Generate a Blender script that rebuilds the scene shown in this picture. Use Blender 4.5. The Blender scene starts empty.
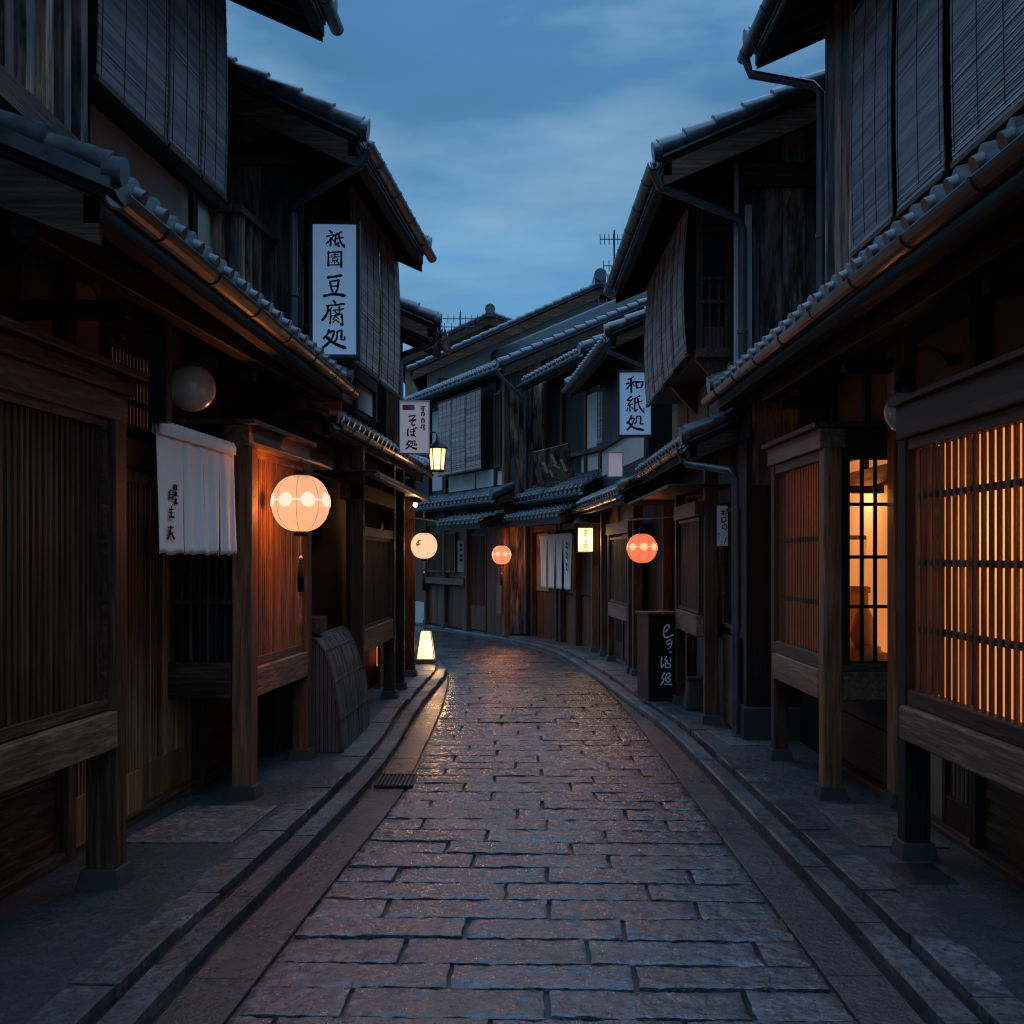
import bpy, bmesh, math, random
from mathutils import Vector, Matrix, noise
random.seed(7)
sc = bpy.context.scene
C = sc.collection
V = Vector
# ------------------------------------------------------------------ camera
HZ, FP = 557.0, 1200.0          # horizon row, focal length in pixels
cam = bpy.data.objects.new('camera', bpy.data.cameras.new('camera'))
C.objects.link(cam); sc.camera = cam
cam.location = (0, 0, 1.6); cam.rotation_euler = (math.radians(90), 0, 0)
cam.data.sensor_width = 36; cam.data.lens = 36*FP/1024
cam.data.shift_y = (HZ-512)/1024
cam.data.clip_start = .05; cam.data.clip_end = 2000
# ------------------------------------------------------------------ view / world (dusk, after sunset)
sc.view_settings.view_transform = 'Standard'; sc.view_settings.look = 'None'
sc.view_settings.exposure = 0.1; sc.view_settings.gamma = 1
sc.render.engine = 'CYCLES'
sc.cycles.use_denoising = True
sc.cycles.max_bounces = 6; sc.cycles.transparent_max_bounces = 12
sc.cycles.sample_clamp_indirect = 3.0
sc.cycles.filter_width = 1.15
w = bpy.data.worlds.new('World'); sc.world = w; w.use_nodes = True
nt = w.node_tree; N = nt.nodes; L = nt.links
bg = N['Background']
tc = N.new('ShaderNodeTexCoord'); sx = N.new('ShaderNodeSeparateXYZ')
L.new(tc.outputs['Generated'], sx.inputs[0])
rp = N.new('ShaderNodeValToRGB'); e = rp.color_ramp.elements
e[0].position = 0.0; e[0].color = (.125, .27, .42, 1)
e[1].position = 1.0; e[1].color = (.92, 1.75, 3.05, 1)  # zenith above the frame set brighter than dusk, to light the street
for p, c in ((.12, (.125, .30, .50, 1)), (.25, (.092, .255, .46, 1)), (.42, (.060, .175, .345, 1)), (.52, (.085, .21, .40, 1)), (.72, (.84, 1.6, 2.75, 1))):
    x = e.new(p); x.color = c
L.new(sx.outputs['Z'], rp.inputs[0])
mp = N.new('ShaderNodeMapping'); mp.inputs['Scale'].default_value = (1.5, 1.5, 5.0); mp.inputs['Location'].default_value = (.35, .0, .62)
L.new(tc.outputs['Generated'], mp.inputs[0])
nz = N.new('ShaderNodeTexNoise'); nz.inputs['Scale'].default_value = 2.3; nz.inputs['Detail'].default_value = 5; nz.inputs['Roughness'].default_value = .52
L.new(mp.outputs[0], nz.inputs['Vector'])
cr = N.new('ShaderNodeValToRGB'); cr.color_ramp.elements[0].position = .46; cr.color_ramp.elements[1].position = .70
L.new(nz.outputs[0], cr.inputs[0])
mx = N.new('ShaderNodeMixRGB'); mx.inputs[2].default_value = (.24, .40, .56, 1)
mu = N.new('ShaderNodeMath'); mu.operation = 'MULTIPLY'; mu.inputs[1].default_value = .80
L.new(cr.outputs[0], mu.inputs[0]); L.new(mu.outputs[0], mx.inputs[0]); L.new(rp.outputs[0], mx.inputs[1])
nz2 = N.new('ShaderNodeTexNoise'); nz2.inputs['Scale'].default_value = 1.4; nz2.inputs['Detail'].default_value = 3
L.new(mp.outputs[0], nz2.inputs['Vector'])
cr2 = N.new('ShaderNodeMapRange'); cr2.inputs[1].default_value = .35; cr2.inputs[2].default_value = .65; cr2.inputs[3].default_value = .8; cr2.inputs[4].default_value = 1.1
L.new(nz2.outputs[0], cr2.inputs[0])
mv = N.new('ShaderNodeMixRGB'); mv.blend_type = 'MULTIPLY'; mv.inputs[0].default_value = 1
L.new(mx.outputs[0], mv.inputs[1]); L.new(cr2.outputs[0], mv.inputs[2])
L.new(mv.outputs[0], bg.inputs[0]); bg.inputs[1].default_value = 1.14

# ------------------------------------------------------------------ materials
def newmat(name):
    m = bpy.data.materials.new(name); m.use_nodes = True
    return m, m.node_tree.nodes, m.node_tree.links, m.node_tree.nodes['Principled BSDF']
def nd(N, t, **k):
    n = N.new(t)
    for a, b in k.items(): setattr(n, a, b)
    return n
def posnode(N, L, scale, tint=True):
    g = N.new('ShaderNodeNewGeometry'); out = g.outputs['Position']
    if tint:
        a = nd(N, 'ShaderNodeAttribute', attribute_name='tint'); s = nd(N, 'ShaderNodeVectorMath', operation='SCALE')
        s.inputs['Scale'].default_value = 17.0; L.new(a.outputs['Vector'], s.inputs[0])
        ad = nd(N, 'ShaderNodeVectorMath', operation='ADD'); L.new(out, ad.inputs[0]); L.new(s.outputs[0], ad.inputs[1]); out = ad.outputs[0]
    m = N.new('ShaderNodeMapping'); m.inputs['Scale'].default_value = scale; L.new(out, m.inputs[0])
    return m.outputs[0]
def noise_n(N, L, vec, sc_, det=4, rough=.55):
    n = N.new('ShaderNodeTexNoise'); n.inputs['Scale'].default_value = sc_; n.inputs['Detail'].default_value = det; n.inputs['Roughness'].default_value = rough
    L.new(vec, n.inputs['Vector']); return n.outputs[0]
def ramp(N, L, fac, stops):
    r = N.new('ShaderNodeValToRGB'); e = r.color_ramp.elements
    e[0].position, e[0].color = stops[0][0], (*stops[0][1], 1); e[1].position, e[1].color = stops[-1][0], (*stops[-1][1], 1)
    for p, c in stops[1:-1]:
        x = e.new(p); x.color = (*c, 1)
    L.new(fac, r.inputs[0]); return r.outputs[0]
def mrange(N, L, fac, a, b, c, d):
    r = N.new('ShaderNodeMapRange'); 
    for i, v in enumerate((a, b, c, d)): r.inputs[i+1].default_value = v
    L.new(fac, r.inputs[0]); return r.outputs[0]
def bump(N, L, h, strength, dist, P, prev=None):
    b = N.new('ShaderNodeBump'); b.inputs['Strength'].default_value = strength; b.inputs['Distance'].default_value = dist
    L.new(h, b.inputs['Height'])
    if prev: L.new(prev, b.inputs['Normal'])
    L.new(b.outputs[0], P.inputs['Normal']); return b.outputs[0]
def wood(name, c0, c1, c2, grain='z', rough=.55, weather=0.0):
    m, N, L, P = newmat(name)
    s = {'z': (1, 1, .06), 'y': (1, .06, 1), 'x': (.06, 1, 1)}[grain]
    p = posnode(N, L, s)
    n1 = noise_n(N, L, p, 48, 8, .66); n2 = noise_n(N, L, p, 5.5, 3, .5)
    col = ramp(N, L, n1, [(.28, c0), (.5, c1), (.74, c2)])
    p2 = posnode(N, L, (1, 1, .45))
    n3 = noise_n(N, L, p2, 2.4, 4, .6)
    mul = nd(N, 'ShaderNodeMixRGB', blend_type='MULTIPLY'); mul.inputs[0].default_value = .85
    L.new(col, mul.inputs[1]); L.new(ramp(N, L, n2, [(.3, (.45, .45, .45)), (.7, (1.25, 1.25, 1.25))]), mul.inputs[2]); col = mul.outputs[0]
    if weather:
        mw = nd(N, 'ShaderNodeMixRGB'); L.new(ramp(N, L, n3, [(.45, (0, 0, 0)), (.60, (weather,)*3)]), mw.inputs[0])
        L.new(col, mw.inputs[1]); mw.inputs[2].default_value = (.055, .062, .072, 1); col = mw.outputs[0]
        p3 = posnode(N, L, (1, 1, .16)); n4 = noise_n(N, L, p3, 9, 5, .7)
        mb_ = nd(N, 'ShaderNodeMixRGB', blend_type='MULTIPLY'); mb_.inputs[0].default_value = 1
        L.new(col, mb_.inputs[1]); L.new(ramp(N, L, n4, [(.40, (.12, .12, .13)), (.54, (1, 1, 1))]), mb_.inputs[2]); col = mb_.outputs[0]
    a = nd(N, 'ShaderNodeAttribute', attribute_name='tint'); t = mrange(N, L, a.outputs['Fac'], 0, 1, .62, 1.35)
    mt = nd(N, 'ShaderNodeMixRGB', blend_type='MULTIPLY'); mt.inputs[0].default_value = 1; L.new(col, mt.inputs[1]); L.new(t, mt.inputs[2])
    L.new(mt.outputs[0], P.inputs['Base Color'])
    L.new(mrange(N, L, n1, .3, .7, rough-.1, rough+.15), P.inputs['Roughness'])
    P.inputs['Specular IOR Level'].default_value = .22
    bump(N, L, n1, .9, .006, P)
    return m
M = {}
M['wood_v'] = wood('aged_wood_upright', (.006, .0032, .0016), (.046, .0195, .0088), (.145, .066, .032), 'z')
M['wood_h'] = wood('aged_wood_level', (.007, .0038, .0022), (.058, .027, .0145), (.17, .086, .049), 'y')
M['wood_x'] = wood('aged_wood_across', (.007, .0038, .0022), (.058, .027, .0145), (.17, .086, .049), 'x')
M['cedar_v'] = wood('warm_cedar_upright', (.022, .009, .005), (.105, .045, .022), (.24, .11, .055), 'z')
M['cedar_h'] = wood('warm_cedar_level', (.022, .010, .006), (.12, .058, .033), (.27, .145, .085), 'y')
M['cedar_lit_v'] = wood('lamplit_cedar_upright', (.06, .024, .010), (.27, .112, .047), (.46, .215, .10), 'z')  # lighter copy of the cedar: lamplight on the wood put into its colour
M['cedar_lit_h'] = wood('lamplit_cedar_level', (.05, .024, .014), (.20, .10, .058), (.36, .20, .12), 'y')  # same for level beams, warm lamplight painted in as a paler tone
M['russet_v'] = wood('russet_timber_upright', (.012, .0045, .002), (.085, .031, .0105), (.19, .076, .028), 'z')
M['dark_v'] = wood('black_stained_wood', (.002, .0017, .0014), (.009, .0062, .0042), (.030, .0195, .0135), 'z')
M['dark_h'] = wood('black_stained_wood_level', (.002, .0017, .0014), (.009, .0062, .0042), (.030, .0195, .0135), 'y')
M['weather'] = wood('weathered_planks', (.05, .028, .018), (.26, .155, .10), (.55, .35, .24), 'z', .6, .88)
M['greyplank'] = wood('grey_bamboo_planks', (.045, .038, .036), (.085, .072, .068), (.13, .11, .10), 'z', .45)
def simple(name, col, rough=.6, metal=0, var=.25, vs=6, bmp=0, bs=60, spec=.5, scale=(1, 1, 1)):
    m, N, L, P = newmat(name); p = posnode(N, L, scale)
    n = noise_n(N, L, p, vs, 5, .6)
    L.new(ramp(N, L, n, [(.3, tuple(c*(1-var) for c in col)), (.7, tuple(c*(1+var) for c in col))]), P.inputs['Base Color'])
    P.inputs['Roughness'].default_value = rough; P.inputs['Metallic'].default_value = metal
    L.new(mrange(N, L, n, .3, .7, max(.05, rough-.08), min(1, rough+.08)), P.inputs['Roughness'])
    P.inputs['Specular IOR Level'].default_value = spec
    if bmp: bump(N, L, noise_n(N, L, p, bs, 4, .6), bmp, .004, P)
    return m
M['plaster'] = simple('pale_plaster', (.34, .32, .28), .85, var=.12, vs=3, bmp=.2)
M['clay'] = simple('ochre_clay_wall', (.17, .115, .065), .9, var=.2, vs=4, bmp=.3)
M['clay_dark'] = simple('dark_clay_wall', (.055, .032, .017), .9, var=.3, vs=3, bmp=.3)
M['copper'] = simple('brown_copper', (.055, .028, .017), .33, .65, var=.25, vs=5)
M['pipe'] = simple('dark_zinc_pipe', (.06, .068, .075), .42, .25, var=.3, vs=4)
M['iron'] = simple('black_iron', (.02, .02, .022), .45, .6, var=.2)
M['dark'] = simple('dark_void', (.007, .007, .008), .9)
M['ink'] = simple('black_ink', (.006, .006, .009), .9, spec=.04)
M['white_ink'] = simple('white_paint', (.72, .78, .84), .7, var=.1)
M['frame_wood'] = simple('dark_sign_frame', (.018, .017, .018), .5)
M['cloth'] = simple('white_linen', (.74, .63, .53), .95, var=.06, vs=90, bmp=.25, bs=260, spec=.1)
M['cloth_far'] = simple('pale_linen', (.62, .51, .42), .95, var=.08, vs=40, spec=.1)
M['hood'] = simple('blue_grey_tin', (.10, .13, .17), .33, .6, var=.2, vs=8)
M['rope'] = simple('brown_rope', (.20, .09, .03), .7)
M['stonebase'] = simple('grey_foot_stone', (.020, .018, .017), .75, var=.3, vs=20, bmp=.5)
M['slab'] = simple('pale_granite_slab', (.12, .095, .078), .6, var=.35, vs=3.5, bmp=.4, bs=90)
M['chalk'] = simple('carved_pale_paint', (.32, .26, .22), .8, var=.3, vs=30)
M['red'] = simple('faded_red_paint', (.30, .05, .05), .7)
M['bluegrey'] = simple('faded_blue_paint', (.10, .14, .22), .7)
def tile_mat():
    m, N, L, P = newmat('grey_clay_tiles'); p = posnode(N, L, (1, 1, 1))
    n = noise_n(N, L, p, 9, 5, .6); n2 = noise_n(N, L, p, 60, 3, .6)
    L.new(ramp(N, L, n, [(.3, (.014, .017, .021)), (.7, (.062, .068, .075))]), P.inputs['Base Color'])
    L.new(mrange(N, L, n, .3, .7, .26, .50), P.inputs['Roughness']); P.inputs['Specular IOR Level'].default_value = .75
    bump(N, L, n2, .25, .003, P); return m
M['tile'] = tile_mat()
def sudare(name, c0, c1):
    m, N, L, P = newmat(name); p = posnode(N, L, (.6, .6, 8))
    n = noise_n(N, L, p, 6, 5, .7); a = nd(N, 'ShaderNodeAttribute', attribute_name='tint')
    ad = nd(N, 'ShaderNodeMath', operation='MULTIPLY_ADD'); L.new(a.outputs['Fac'], ad.inputs[0]); ad.inputs[1].default_value = .55; L.new(n, ad.inputs[2])
    L.new(ramp(N, L, ad.outputs[0], [(.45, c0), (1.0, c1)]), P.inputs['Base Color']); P.inputs['Roughness'].default_value = .6
    p2 = posnode(N, L, (1, 1, 1), False); bump(N, L, noise_n(N, L, p2, 120, 3, .6), .5, .003, P); return m
M['sudare'] = sudare('dark_bamboo_blind', (.055, .053, .056), (.27, .25, .25))
M['sudare_tan'] = sudare('tan_bamboo_blind', (.10, .070, .058), (.40, .29, .24))
def emis(name, col, st, var=0.0, vs=4, scale=(1, 1, 1), mixtr=0.0, base=(.5, .45, .4)):
    m, N, L, P = newmat(name)
    P.inputs['Base Color'].default_value = (*base, 1); P.inputs['Roughness'].default_value = .8
    P.inputs['Emission Color'].default_value = (*col, 1); P.inputs['Emission Strength'].default_value = st
    if var:
        p = posnode(N, L, scale, False); n = noise_n(N, L, p, vs, 3, .5)
        L.new(mrange(N, L, n, .3, .7, st*(1-var), st*(1+var)), P.inputs['Emission Strength'])
    if mixtr:
        t = N.new('ShaderNodeBsdfTransparent'); mxs = N.new('ShaderNodeMixShader'); mxs.inputs[0].default_value = mixtr
        L.new(P.outputs[0], mxs.inputs[1]); L.new(t.outputs[0], mxs.inputs[2]); L.new(mxs.outputs[0], N['Material Output'].inputs[0])
    return m
M['paper'] = emis('lantern_paper', (1, .56, .33), .66, .10, 5, mixtr=.18, base=(.02,.015,.015))
M['paper_white'] = emis('lantern_white_mark', (1, .80, .60), 1.0, base=(.1,.1,.1))
M['paper_pale'] = emis('pale_lantern_paper', (1, .64, .40), .85, .08, 5, mixtr=.18, base=(.03,.02,.02))
M['paper_red'] = emis('red_lantern_paper', (1, .20, .10), .75, .12, 6, mixtr=.18, base=(.04,.02,.015))
M['mark_red'] = emis('lantern_glowing_mark', (1, .55, .28), 1.1, base=(.1,.08,.06))
M['lampglass'] = emis('warm_lamp_glass', (1, .64, .30), 1.35)
M['andon'] = emis('warm_floor_lamp_paper', (1, .66, .34), 1.15, .15, 5)
M['room'] = emis('lit_paper_screen', (1, .30, .07), .85, .35, 1.1, (1, 2.0, .5))
M['room_hi'] = emis('glowing_room_wall', (1, .33, .08), .50, .18, 3, (1, 1, .4))  # room walls emit the lamplight themselves, besides the bulb in the bay
M['room_dim'] = emis('dim_paper_screen', (1, .26, .06), .62, .5, 2.2, (1, 2, .4))
M['glow_low'] = emis('faint_lit_screen', (1, .34, .12), .045, .4, 3)
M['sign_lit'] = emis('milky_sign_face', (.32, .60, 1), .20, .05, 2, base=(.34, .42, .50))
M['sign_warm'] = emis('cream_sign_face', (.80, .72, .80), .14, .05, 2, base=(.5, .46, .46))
def shoji(name, col, em, est):
    m, N, L, P = newmat(name); N.remove(P); p = posnode(N, L, (1, 2, .5), False); n = noise_n(N, L, p, 1.3, 3, .5)
    t = N.new('ShaderNodeBsdfTranslucent'); t.inputs[0].default_value = (*col, 1)
    e_ = N.new('ShaderNodeEmission'); e_.inputs[0].default_value = (*em, 1); L.new(mrange(N, L, n, .3, .7, est*.7, est*1.3), e_.inputs[1])
    a = N.new('ShaderNodeAddShader'); L.new(t.outputs[0], a.inputs[0]); L.new(e_.outputs[0], a.inputs[1]); L.new(a.outputs[0], N['Material Output'].inputs[0]); return m
M['shoji'] = shoji('shoji_paper', (.75, .62, .42), (1, .32, .08), .38)
M['shoji_dim'] = shoji('dim_shoji_paper', (.22, .12, .06), (1, .26, .05), .10)
M['globe'] = simple('milk_glass_globe', (.62, .46, .34), .25, var=.06, spec=.8)
M['lobj'] = simple('room_objects', (.45, .24, .10), .7)

# ground materials
def stone_mat(name, c0, c1, r0, r1, bs=.9, big=1.0, coat=0, dist=1.0):
    m, N, L, P = newmat(name); P.inputs['Coat Weight'].default_value = coat; P.inputs['Coat Roughness'].default_value = .16; p = posnode(N, L, (1, 1, 1))
    g = N.new('ShaderNodeNewGeometry')
    n = noise_n(N, L, p, 16*big, 8, .68); v = N.new('ShaderNodeTexVoronoi'); v.inputs['Scale'].default_value = 34*big
    L.new(p, v.inputs['Vector'])
    nb = noise_n(N, L, g.outputs['Position'], .9, 4, .6)
    a = nd(N, 'ShaderNodeAttribute', attribute_name='tint')
    col = ramp(N, L, n, [(.3, c0), (.72, c1)])
    mt = nd(N, 'ShaderNodeMixRGB', blend_type='MULTIPLY'); mt.inputs[0].default_value = 1; L.new(col, mt.inputs[1]); L.new(mrange(N, L, a.outputs['Fac'], 0, 1, .45, 1.45), mt.inputs[2])
    st = nd(N, 'ShaderNodeMixRGB', blend_type='MULTIPLY'); st.inputs[0].default_value = 1; pit = nd(N, 'ShaderNodeMixRGB', blend_type='MULTIPLY'); pit.inputs[0].default_value = 1; L.new(mt.outputs[0], pit.inputs[1]); n9 = noise_n(N, L, p, 30*big, 6, .75); L.new(mrange(N, L, n9, .40, .56, .25, 1.15), pit.inputs[2]); L.new(pit.outputs[0], st.inputs[1]); L.new(mrange(N, L, noise_n(N, L, g.outputs['Position'], 2.3, 6, .7), .38, .62, .55, 1.45), st.inputs[2])
    L.new(st.outputs[0], P.inputs['Base Color'])
    ro = nd(N, 'ShaderNodeMath', operation='ADD'); L.new(mrange(N, L, nb, .35, .65, r0, r1), ro.inputs[0]); L.new(mrange(N, L, n, .35, .7, -.08, .10), ro.inputs[1])
    L.new(ro.outputs[0], P.inputs['Roughness']); P.inputs['Specular IOR Level'].default_value = .7; P.inputs['Coat IOR'].default_value = 1.65
    n2 = noise_n(N, L, p, 7*big, 3, .5)
    b1 = bump(N, L, n2, bs*.6, .02*dist, P)
    n5 = noise_n(N, L, p, 45*big, 3, .6); b1 = bump(N, L, n5, bs*.8, .005*dist, P, b1)
    b1 = bump(N, L, n9, bs*.8, .006*dist, P, b1)
    b2 = bump(N, L, n, bs, .013*dist, P, b1)
    b3 = bump(N, L, v.outputs['Distance'], bs*.4, .006, P, b2)
    L.new(b3, P.inputs['Coat Normal'])
    return m
M['paving'] = stone_mat('wet_paving_stone', (.006, .008, .012), (.052, .062, .078), .18, .34, 1.0, 1.3, coat=1.0, dist=.7)
M['kerbst'] = stone_mat('granite_kerb', (.020, .020, .022), (.085, .083, .082), .34, .6, .7)
M['strip'] = stone_mat('smooth_gutter_concrete', (.009, .0095, .011), (.030, .030, .032), .25, .45, .7, 1.6, coat=.4)
M['asph'] = stone_mat('dark_asphalt', (.003, .0045, .006), (.034, .038, .042), .38, .7, 1.6, 1.5)
M['joint'] = simple('dark_wet_joint', (.006, .006, .007), .3, bmp=.5)
M['slab'] = stone_mat('worn_granite_slab', (.022, .017, .014), (.14, .112, .09), .4, .65, 1.0, 1.0)
M['ground'] = simple('ground_earth', (.02, .02, .022), .9)

# ------------------------------------------------------------------ geometry helpers
class F:
    """facade frame: u runs along the facade, v outwards to the street"""
    def __init__(s, o, d, n): s.o, s.d, s.n = V(o), V(d), V(n)
    def p(s, u, v, z): return V((s.o.x+s.d.x*u+s.n.x*v, s.o.y+s.d.y*u+s.n.y*v, z))
def side(x0, y0, k, sgn):        # u = world Y
    return F((x0-k*y0, 0, 0), (k, 1, 0), (sgn, 0, 0))
W = F((0, 0, 0), (0, 1, 0), (1, 0, 0))       # u=Y, v=X
class MB:
    def __init__(s): s.v = []; s.f = []; s.t = []; s.cur = None; s.sm = []
    def add(s, vs, fs, smooth=False):
        b = len(s.v); s.v += [V(x) for x in vs]; t = random.random() if s.cur is None else s.cur
        for f in fs: s.f.append([b+i for i in f]); s.t.append(t); s.sm.append(smooth)
        return s
    def hexa(s, p):   # 8 corners: 4 bottom, 4 top
        return s.add(p, [(0, 3, 2, 1), (4, 5, 6, 7), (0, 1, 5, 4), (1, 2, 6, 5), (2, 3, 7, 6), (3, 0, 4, 7)])
    def box(s, f, u0, u1, v0, v1, z0, z1):
        return s.hexa([f.p(u0, v0, z0), f.p(u1, v0, z0), f.p(u1, v1, z0), f.p(u0, v1, z0), f.p(u0, v0, z1), f.p(u1, v0, z1), f.p(u1, v1, z1), f.p(u0, v1, z1)])
    def prism(s, f, pts, u0, u1):     # (v,z) polygon extruded along u
        n = len(pts); a = [f.p(u0, v, z) for v, z in pts] + [f.p(u1, v, z) for v, z in pts]
        return s.add(a, [list(range(n)), list(range(2*n-1, n-1, -1))] + [(i, (i+1) % n, n+(i+1) % n, n+i) for i in range(n)])
    def uprism(s, f, pts, v0, v1):    # (u,z) polygon extruded along v
        n = len(pts); a = [f.p(u, v0, z) for u, z in pts] + [f.p(u, v1, z) for u, z in pts]
        return s.add(a, [list(range(n)), list(range(2*n-1, n-1, -1))] + [(i, (i+1) % n, n+(i+1) % n, n+i) for i in range(n)])
    def flat(s, pts, z0, z1):         # (x,y) polygon
        n = len(pts); a = [V((x, y, z0)) for x, y in pts] + [V((x, y, z1)) for x, y in pts]
        return s.add(a, [list(range(n)), list(range(2*n-1, n-1, -1))] + [(i, (i+1) % n, n+(i+1) % n, n+i) for i in range(n)])
    def tube(s, pts, r, n=8, r1=None, arc=None):
        pts = [V(p) for p in pts]; m = len(pts); rr = r if r1 is None else r1
        vs = []; up = V((0, 0, 1))
        for i, p in enumerate(pts):
            d = (pts[min(i+1, m-1)]-pts[max(i-1, 0)]).normalized()
            a = d.cross(up)
            if a.length < .05: a = d.cross(V((1, 0, 0)))
            a.normalize(); b = a.cross(d).normalized(); R = r+(rr-r)*i/(m-1)
            for k in range(n):
                t = 2*math.pi*k/n; vs.append(p+a*math.cos(t)*R+b*math.sin(t)*R)
        fs = [(i*n+k, i*n+(k+1) % n, (i+1)*n+(k+1) % n, (i+1)*n+k) for i in range(m-1) for k in range(n)]
        s.add(vs, fs, True); c = s.cur
        s.add(vs[:n], [list(range(n))]); s.add(vs[-n:], [list(range(n))]); return s
    def lathe(s, c, prof, n=24, axis=None, start=0, end=2*math.pi):
        vs = []; m = len(prof); c = V(c)
        for r, z in prof:
            for k in range(n): t = start+(end-start)*k/n; vs.append(c+V((r*math.cos(t), r*math.sin(t), z)))
        fs = [(i*n+k, i*n+(k+1) % n, (i+1)*n+(k+1) % n, (i+1)*n+k) for i in range(m-1) for k in range(n)]
        return s.add(vs, fs, True)
    def build(s, name, mat, parent=None, bevel=0, recalc=True):
        loc = V((0, 0, 0)); r = parent
        while r is not None:
            loc = loc+r.location; r = r.parent
        me = bpy.data.meshes.new(name); me.from_pydata([tuple(v-loc) for v in s.v], [], s.f)
        at = me.color_attributes.new('tint', 'FLOAT_COLOR', 'CORNER'); vals = []
        for f, t in zip(s.f, s.t):
            vals += [t, t, t, 1]*len(f)
        at.data.foreach_set('color', vals)
        me.polygons.foreach_set('use_smooth', s.sm)
        if recalc:
            bm = bmesh.new(); bm.from_mesh(me); bmesh.ops.recalc_face_normals(bm, faces=bm.faces); bm.to_mesh(me); bm.free()
        me.materials.append(M[mat] if isinstance(mat, str) else mat)
        o = bpy.data.objects.new(name, me); C.objects.link(o)
        if parent is not None: o.parent = parent
        if bevel:
            b = o.modifiers.new('bevel', 'BEVEL'); b.width = bevel; b.segments = 2; b.limit_method = 'ANGLE'
        return o
def tag(o, label=None, cat=None, group=None, kind=None):
    for k, v in (('label', label), ('category', cat), ('group', group), ('kind', kind)):
        if v: o[k] = v
    return o
def thing(name, loc, label, cat, group=None):
    o = bpy.data.objects.new(name, None); C.objects.link(o); o.location = loc; o.empty_display_size = .2
    bpy.context.view_layer.update
    return tag(o, label, cat, group)
def bx(name, mat, par, f, u0, u1, v0, v1, z0, z1, bevel=.006):
    return MB().box(f, u0, u1, v0, v1, z0, z1).build(name, mat, par, bevel)

def roofslope(f, u0, u1, ve, ze, vt, zt, cp=.25, rp_=.21):
    """wavy tile courses as real geometry"""
    mb = MB(); S = math.hypot(ve-vt, zt-ze); rows = max(2, round(S/rp_)); nc = max(2, round((u1-u0)/cp)); cw = (u1-u0)/nc
    prof = [(0, .0), (.06, .030), (.13, .048), (.21, .050), (.29, .040), (.36, .012), (.46, -.004), (.64, -.014), (.84, -.008)]
    us = []
    for c in range(nc):
        for t, h in prof: us.append((u0+(c+t)*cw, h))
    us.append((u1, 0)); nu = len(us); vs = []; lines = 0
    for r in range(rows):
        for fr in (0, 1):
            q = (r+fr)/rows; off = .004+.026*fr
            for u, h in us:
                jit = .004*noise.noise(V((u*3, r*1.7, ze)))
                vs.append(f.p(u, vt+(ve-vt)*q, zt+(ze-zt)*q+off+h+jit+.05))
            lines += 1
    for u, h in us: vs.append(f.p(u, ve, ze+h*.4-.005))
    lines += 1
    fs = [(i*nu+k, i*nu+k+1, (i+1)*nu+k+1, (i+1)*nu+k) for i in range(lines-1) for k in range(nu-1)]
    mb.cur = .5; mb.add(vs, fs)
    for c in range(nc):        # round eave caps
        uc = u0+(c+.18)*cw; dz = (zt-ze)/(vt-ve)
        a = f.p(uc, ve-.10, ze+.062-dz*.10); b = f.p(uc, ve+.028, ze+.055+dz*.02)
        mb.tube([a, b], .038, 10)
    return mb
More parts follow.
